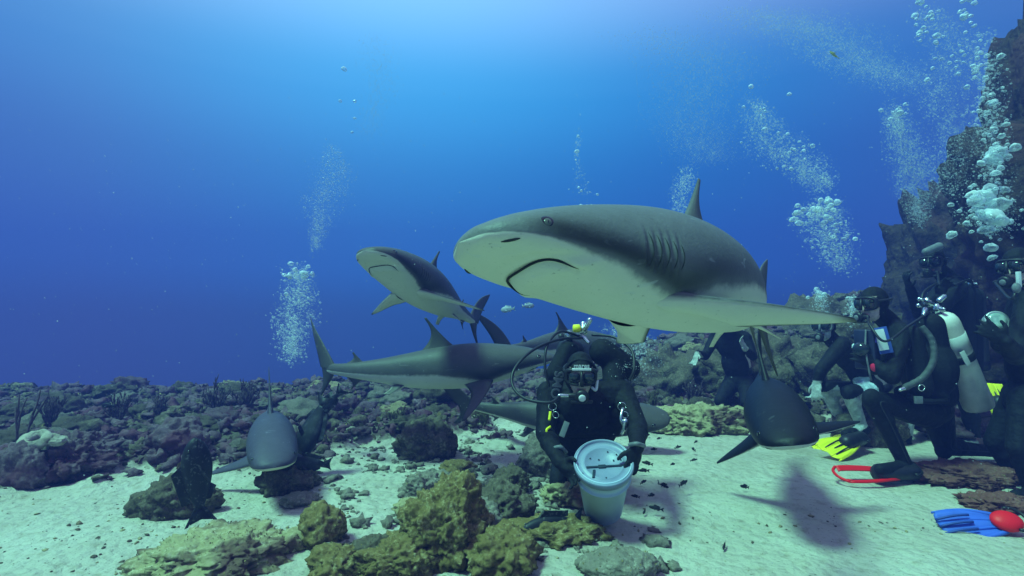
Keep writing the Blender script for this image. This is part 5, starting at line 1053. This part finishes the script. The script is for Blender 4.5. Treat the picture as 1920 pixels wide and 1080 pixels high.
def plume(path, y, N, rmin, rmax, label, pw=1., yspread=.25, dens=None):
    "path: (px, py, half width px); tiny bubbles fill the column"
    N = int(N * 7); path = np.array(path, float); t = GB.random(N) ** pw; u = t * (len(path) - 1); k = np.minimum(u.astype(int), len(path) - 2); f = (u - k)[:, None]; q = path[k] * (1 - f) + path[k + 1] * f
    g = np.clip(GB.normal(size=N) * .5, -1.15, 1.15); px = q[:, 0] + g * q[:, 2]; py = q[:, 1] + GB.normal(size=N) * 9; yy = y + np.clip(GB.normal(size=N), -2, 2) * yspread
    n = fbm(np.stack([px / 20., py / 24., yy * 3], 1), 3, 91); keep = n > GB.uniform(-.30, .34, N); px, py, yy = px[keep], py[keep], yy[keep]; n = len(px)
    C = np.array([P_(a, b, c) for a, b, c in zip(px, py, yy)]); r = .9 * rmin * (rmax / rmin) ** (GB.random(n) ** 6) * yy / 1000.
    V0, F0 = OCT; P = C[:, None] + V0[None] * r[:, None, None] * np.array([1, 1, .8]); F = (F0[None] + (np.arange(n) * len(V0))[:, None, None]).reshape(-1, 3)
    b0 = C.mean(0); o = link('bubble_plume', mesh('bubble_plume', P.reshape(-1, 3) - b0, F), FINE); o.location = b0; return tag(o, label, None, None, 'stuff')
_b = bmesh.new(); bmesh.ops.create_icosphere(_b, subdivisions=1, radius=1); _b.verts.index_update(); OCT = (np.array([v.co[:] for v in _b.verts]), np.array([[v.index for v in f.verts] for f in _b.faces])); _b.free()
plume([(555, 505, 26), (560, 540, 30), (555, 590, 42), (545, 625, 30), (550, 672, 24)], 5.2, 1700, .6, 3.2, 'dense white bubble cloud left of the side on shark', .9)
plume([(622, 280, 14), (630, 330, 36), (608, 370, 44), (600, 420, 20), (590, 465, 10)], 6.2, 1300, .5, 1.8, 'faint bubble trail above the dense bubble cloud')
plume([(705, 70, 40), (715, 160, 36), (690, 250, 20)], 6.6, 900, .4, 1.1, 'very faint bubble trail near the upper middle', 1, .5)
plume([(1290, 320, 16), (1278, 360, 26), (1275, 400, 18)], 4.6, 420, .6, 2.2, 'small bubble puff behind the dorsal fin of the largest shark')
plume([(1545, 385, 34), (1535, 410, 52), (1555, 450, 52), (1580, 500, 24)], 4.8, 1500, .6, 3.0, 'bubble burst right of the largest shark')
plume([(1410, 195, 24), (1435, 245, 50), (1470, 285, 62), (1515, 320, 52), (1540, 350, 26)], 5.2, 2400, .5, 2.4, 'long bubble cloud slanting up from the bubble burst')
plume([(1675, 205, 22), (1690, 250, 34), (1708, 300, 46), (1715, 350, 40), (1725, 410, 18)], 5.4, 2800, .5, 2.0, 'pale bubble cloud left of the reef pinnacle')
plume([(1250, 60, 120), (1330, 120, 120), (1290, 210, 80), (1330, 300, 70)], 6.2, 5000, .4, 1.3, 'thin haze of fine bubbles high over the largest shark', 1, .6)
plume([(1420, 20, 110), (1520, 60, 120), (1600, 110, 90), (1700, 160, 80)], 5.2, 6000, .4, 1.5, 'drifting fine bubbles at the upper right', 1, .6)
plume([(1740, 20, 40), (1790, 90, 60), (1760, 180, 60), (1790, 260, 40), (1770, 360, 50)], 4.6, 2600, .45, 2.0, 'fine bubbles filling the gap left of the big bubble column', 1, .4)
plume([(1835, 60, 34), (1850, 150, 40), (1850, 230, 40), (1865, 300, 34), (1850, 390, 62), (1860, 430, 50)], 3.9, 1500, .6, 3.4, 'fine bubbles among the big bubble column by the reef pinnacle', 1, .2)
plume([(1140, 620, 30), (1200, 640, 44), (1195, 690, 34), (1150, 700, 20)], 3.35, 620, .6, 2.4, 'silver bubbles breaking over the shoulder of the bucket diver', 1, .1)
plume([(1538, 545, 14), (1540, 575, 16)], 4.9, 120, .8, 3.0, 'bubble puff above the pale shinned diver')
plume([(1600, 560, 12), (1602, 605, 18)], 4.0, 130, .8, 3.2, 'bubble puff in front of the face of the tank diver', 1, .1)
plume([(1085, 250, 8), (1082, 300, 6), (1095, 380, 26)], 3.6, 60, .8, 2.2, 'sparse string of bubbles above the largest shark', 1, .1)
def cl(cx, cy, sx, sy, n, r0, r1, y):
    return [(cx + rb_.gauss(0, 1) * sx, cy + rb_.gauss(0, 1) * sy, y + rb_.gauss(0, .08), r0 * (r1 / r0) ** (rb_.random() ** 2)) for _ in range(n)]
big_bubbles(cl(1850, 395, 26, 28, 60, 3, 12, 3.8) + cl(1870, 290, 15, 28, 26, 3, 10, 3.8) + [(1858, 465, 3.7, 11), (1868, 290, 3.8, 17), (1862, 300, 3.8, 13), (1872, 385, 3.75, 17), (1830, 378, 3.75, 15), (1845, 372, 3.8, 16), (1862, 410, 3.7, 20), (1860, 484, 3.7, 8)], 'large air bubble in the thick bubble column beside the dark pinnacle', 'large bubbles in the column by the pinnacle')
big_bubbles(cl(1855, 215, 14, 26, 20, 3, 7.5, 4.0) + cl(1845, 130, 12, 26, 16, 3, 6.5, 4.2) + cl(1812, 50, 14, 26, 18, 3, 7, 4.3) + cl(1735, 40, 14, 26, 18, 3, 7, 4.3) + cl(1780, 100, 30, 30, 18, 2.5, 5, 4.4), 'round air bubble rising at the top right corner', 'round bubbles at the top right')
big_bubbles(cl(1545, 395, 22, 14, 14, 4, 8, 4.7) + cl(1520, 410, 20, 10, 8, 4, 7.5, 4.7) + cl(1575, 440, 14, 20, 8, 3, 5, 4.7), 'air bubble on the crest of the burst right of the largest shark', 'bubbles on the burst')
big_bubbles(cl(1430, 230, 24, 24, 10, 2.5, 4.5, 5.1) + cl(1500, 300, 26, 24, 12, 2.5, 5, 5.1) + [(1408, 163, 5.0, 5), (1480, 177, 5.0, 4.5)], 'air bubble scattered along the slanting bubble cloud', 'bubbles along the slanting cloud')
big_bubbles(cl(562, 514, 15, 7, 12, 4, 6.5, 5.1) + [(572, 512, 5.0, 5.5), (585, 514, 5.0, 5), (537, 552, 5.0, 4.5)], 'air bubble on top of the dense white bubble cloud at the left', 'bubbles on the left cloud')
big_bubbles(cl(1680, 215, 14, 10, 10, 3, 5.5, 5.2), 'air bubble capping the pale cloud left of the pinnacle', 'bubbles capping the pale cloud')
big_bubbles([(1082, 284, 3.6, 4), (1084, 255, 3.6, 2.5), (1080, 300, 3.6, 2), (1120, 365, 3.6, 2.5), (1085, 352, 3.6, 2.5), (1090, 358, 3.6, 2.5), (1278, 322, 4.6, 2.5)] + [(1098 + d, 388, 2.4, 5) for d in (-9, -3, 3, 9)], 'air bubble in the sparse string above the back of the largest shark', 'bubbles in the sparse string')
big_bubbles(cl(1538, 550, 10, 8, 7, 4, 7, 4.8) + cl(1602, 575, 7, 12, 7, 4, 7, 3.95), 'air bubble breathed out beside the faces of the kneeling divers', 'bubbles breathed out by the kneeling divers')
big_bubbles([(645, 130, 6, 5), (638, 190, 6, 3.5), (665, 190, 6, 3.5), (665, 222, 6, 3), (660, 248, 6, 2.5)], 'lone dark air bubble high in the open water at the upper left', 'lone bubbles at the upper left')

# drifting specks in the water, uncountable
n_ = 900; yy_ = GB.uniform(1.2, 8, n_); C_ = np.stack([GB.uniform(-1.1, 1.1, n_) * yy_, yy_, np.zeros(n_)], 1); C_[:, 2] = gz(0, 2) + .25 + GB.uniform(0, 1, n_) * (.5 + .5 * yy_); k_ = C_[:, 2] < 4.4; C_ = C_[k_]; yy_ = yy_[k_]
r_ = .0006 * yy_ * (1 + 1.2 * GB.random(len(yy_)) ** 3); V0, F0 = OCT; Pm = C_[:, None] + V0[None] * r_[:, None, None]; Fm = (F0[None] + (np.arange(len(C_)) * len(V0))[:, None, None]).reshape(-1, 3)
tag(link('marine_snow', mesh('marine_snow', Pm.reshape(-1, 3), Fm), FINE), 'pale specks drifting in the water', None, None, 'stuff')
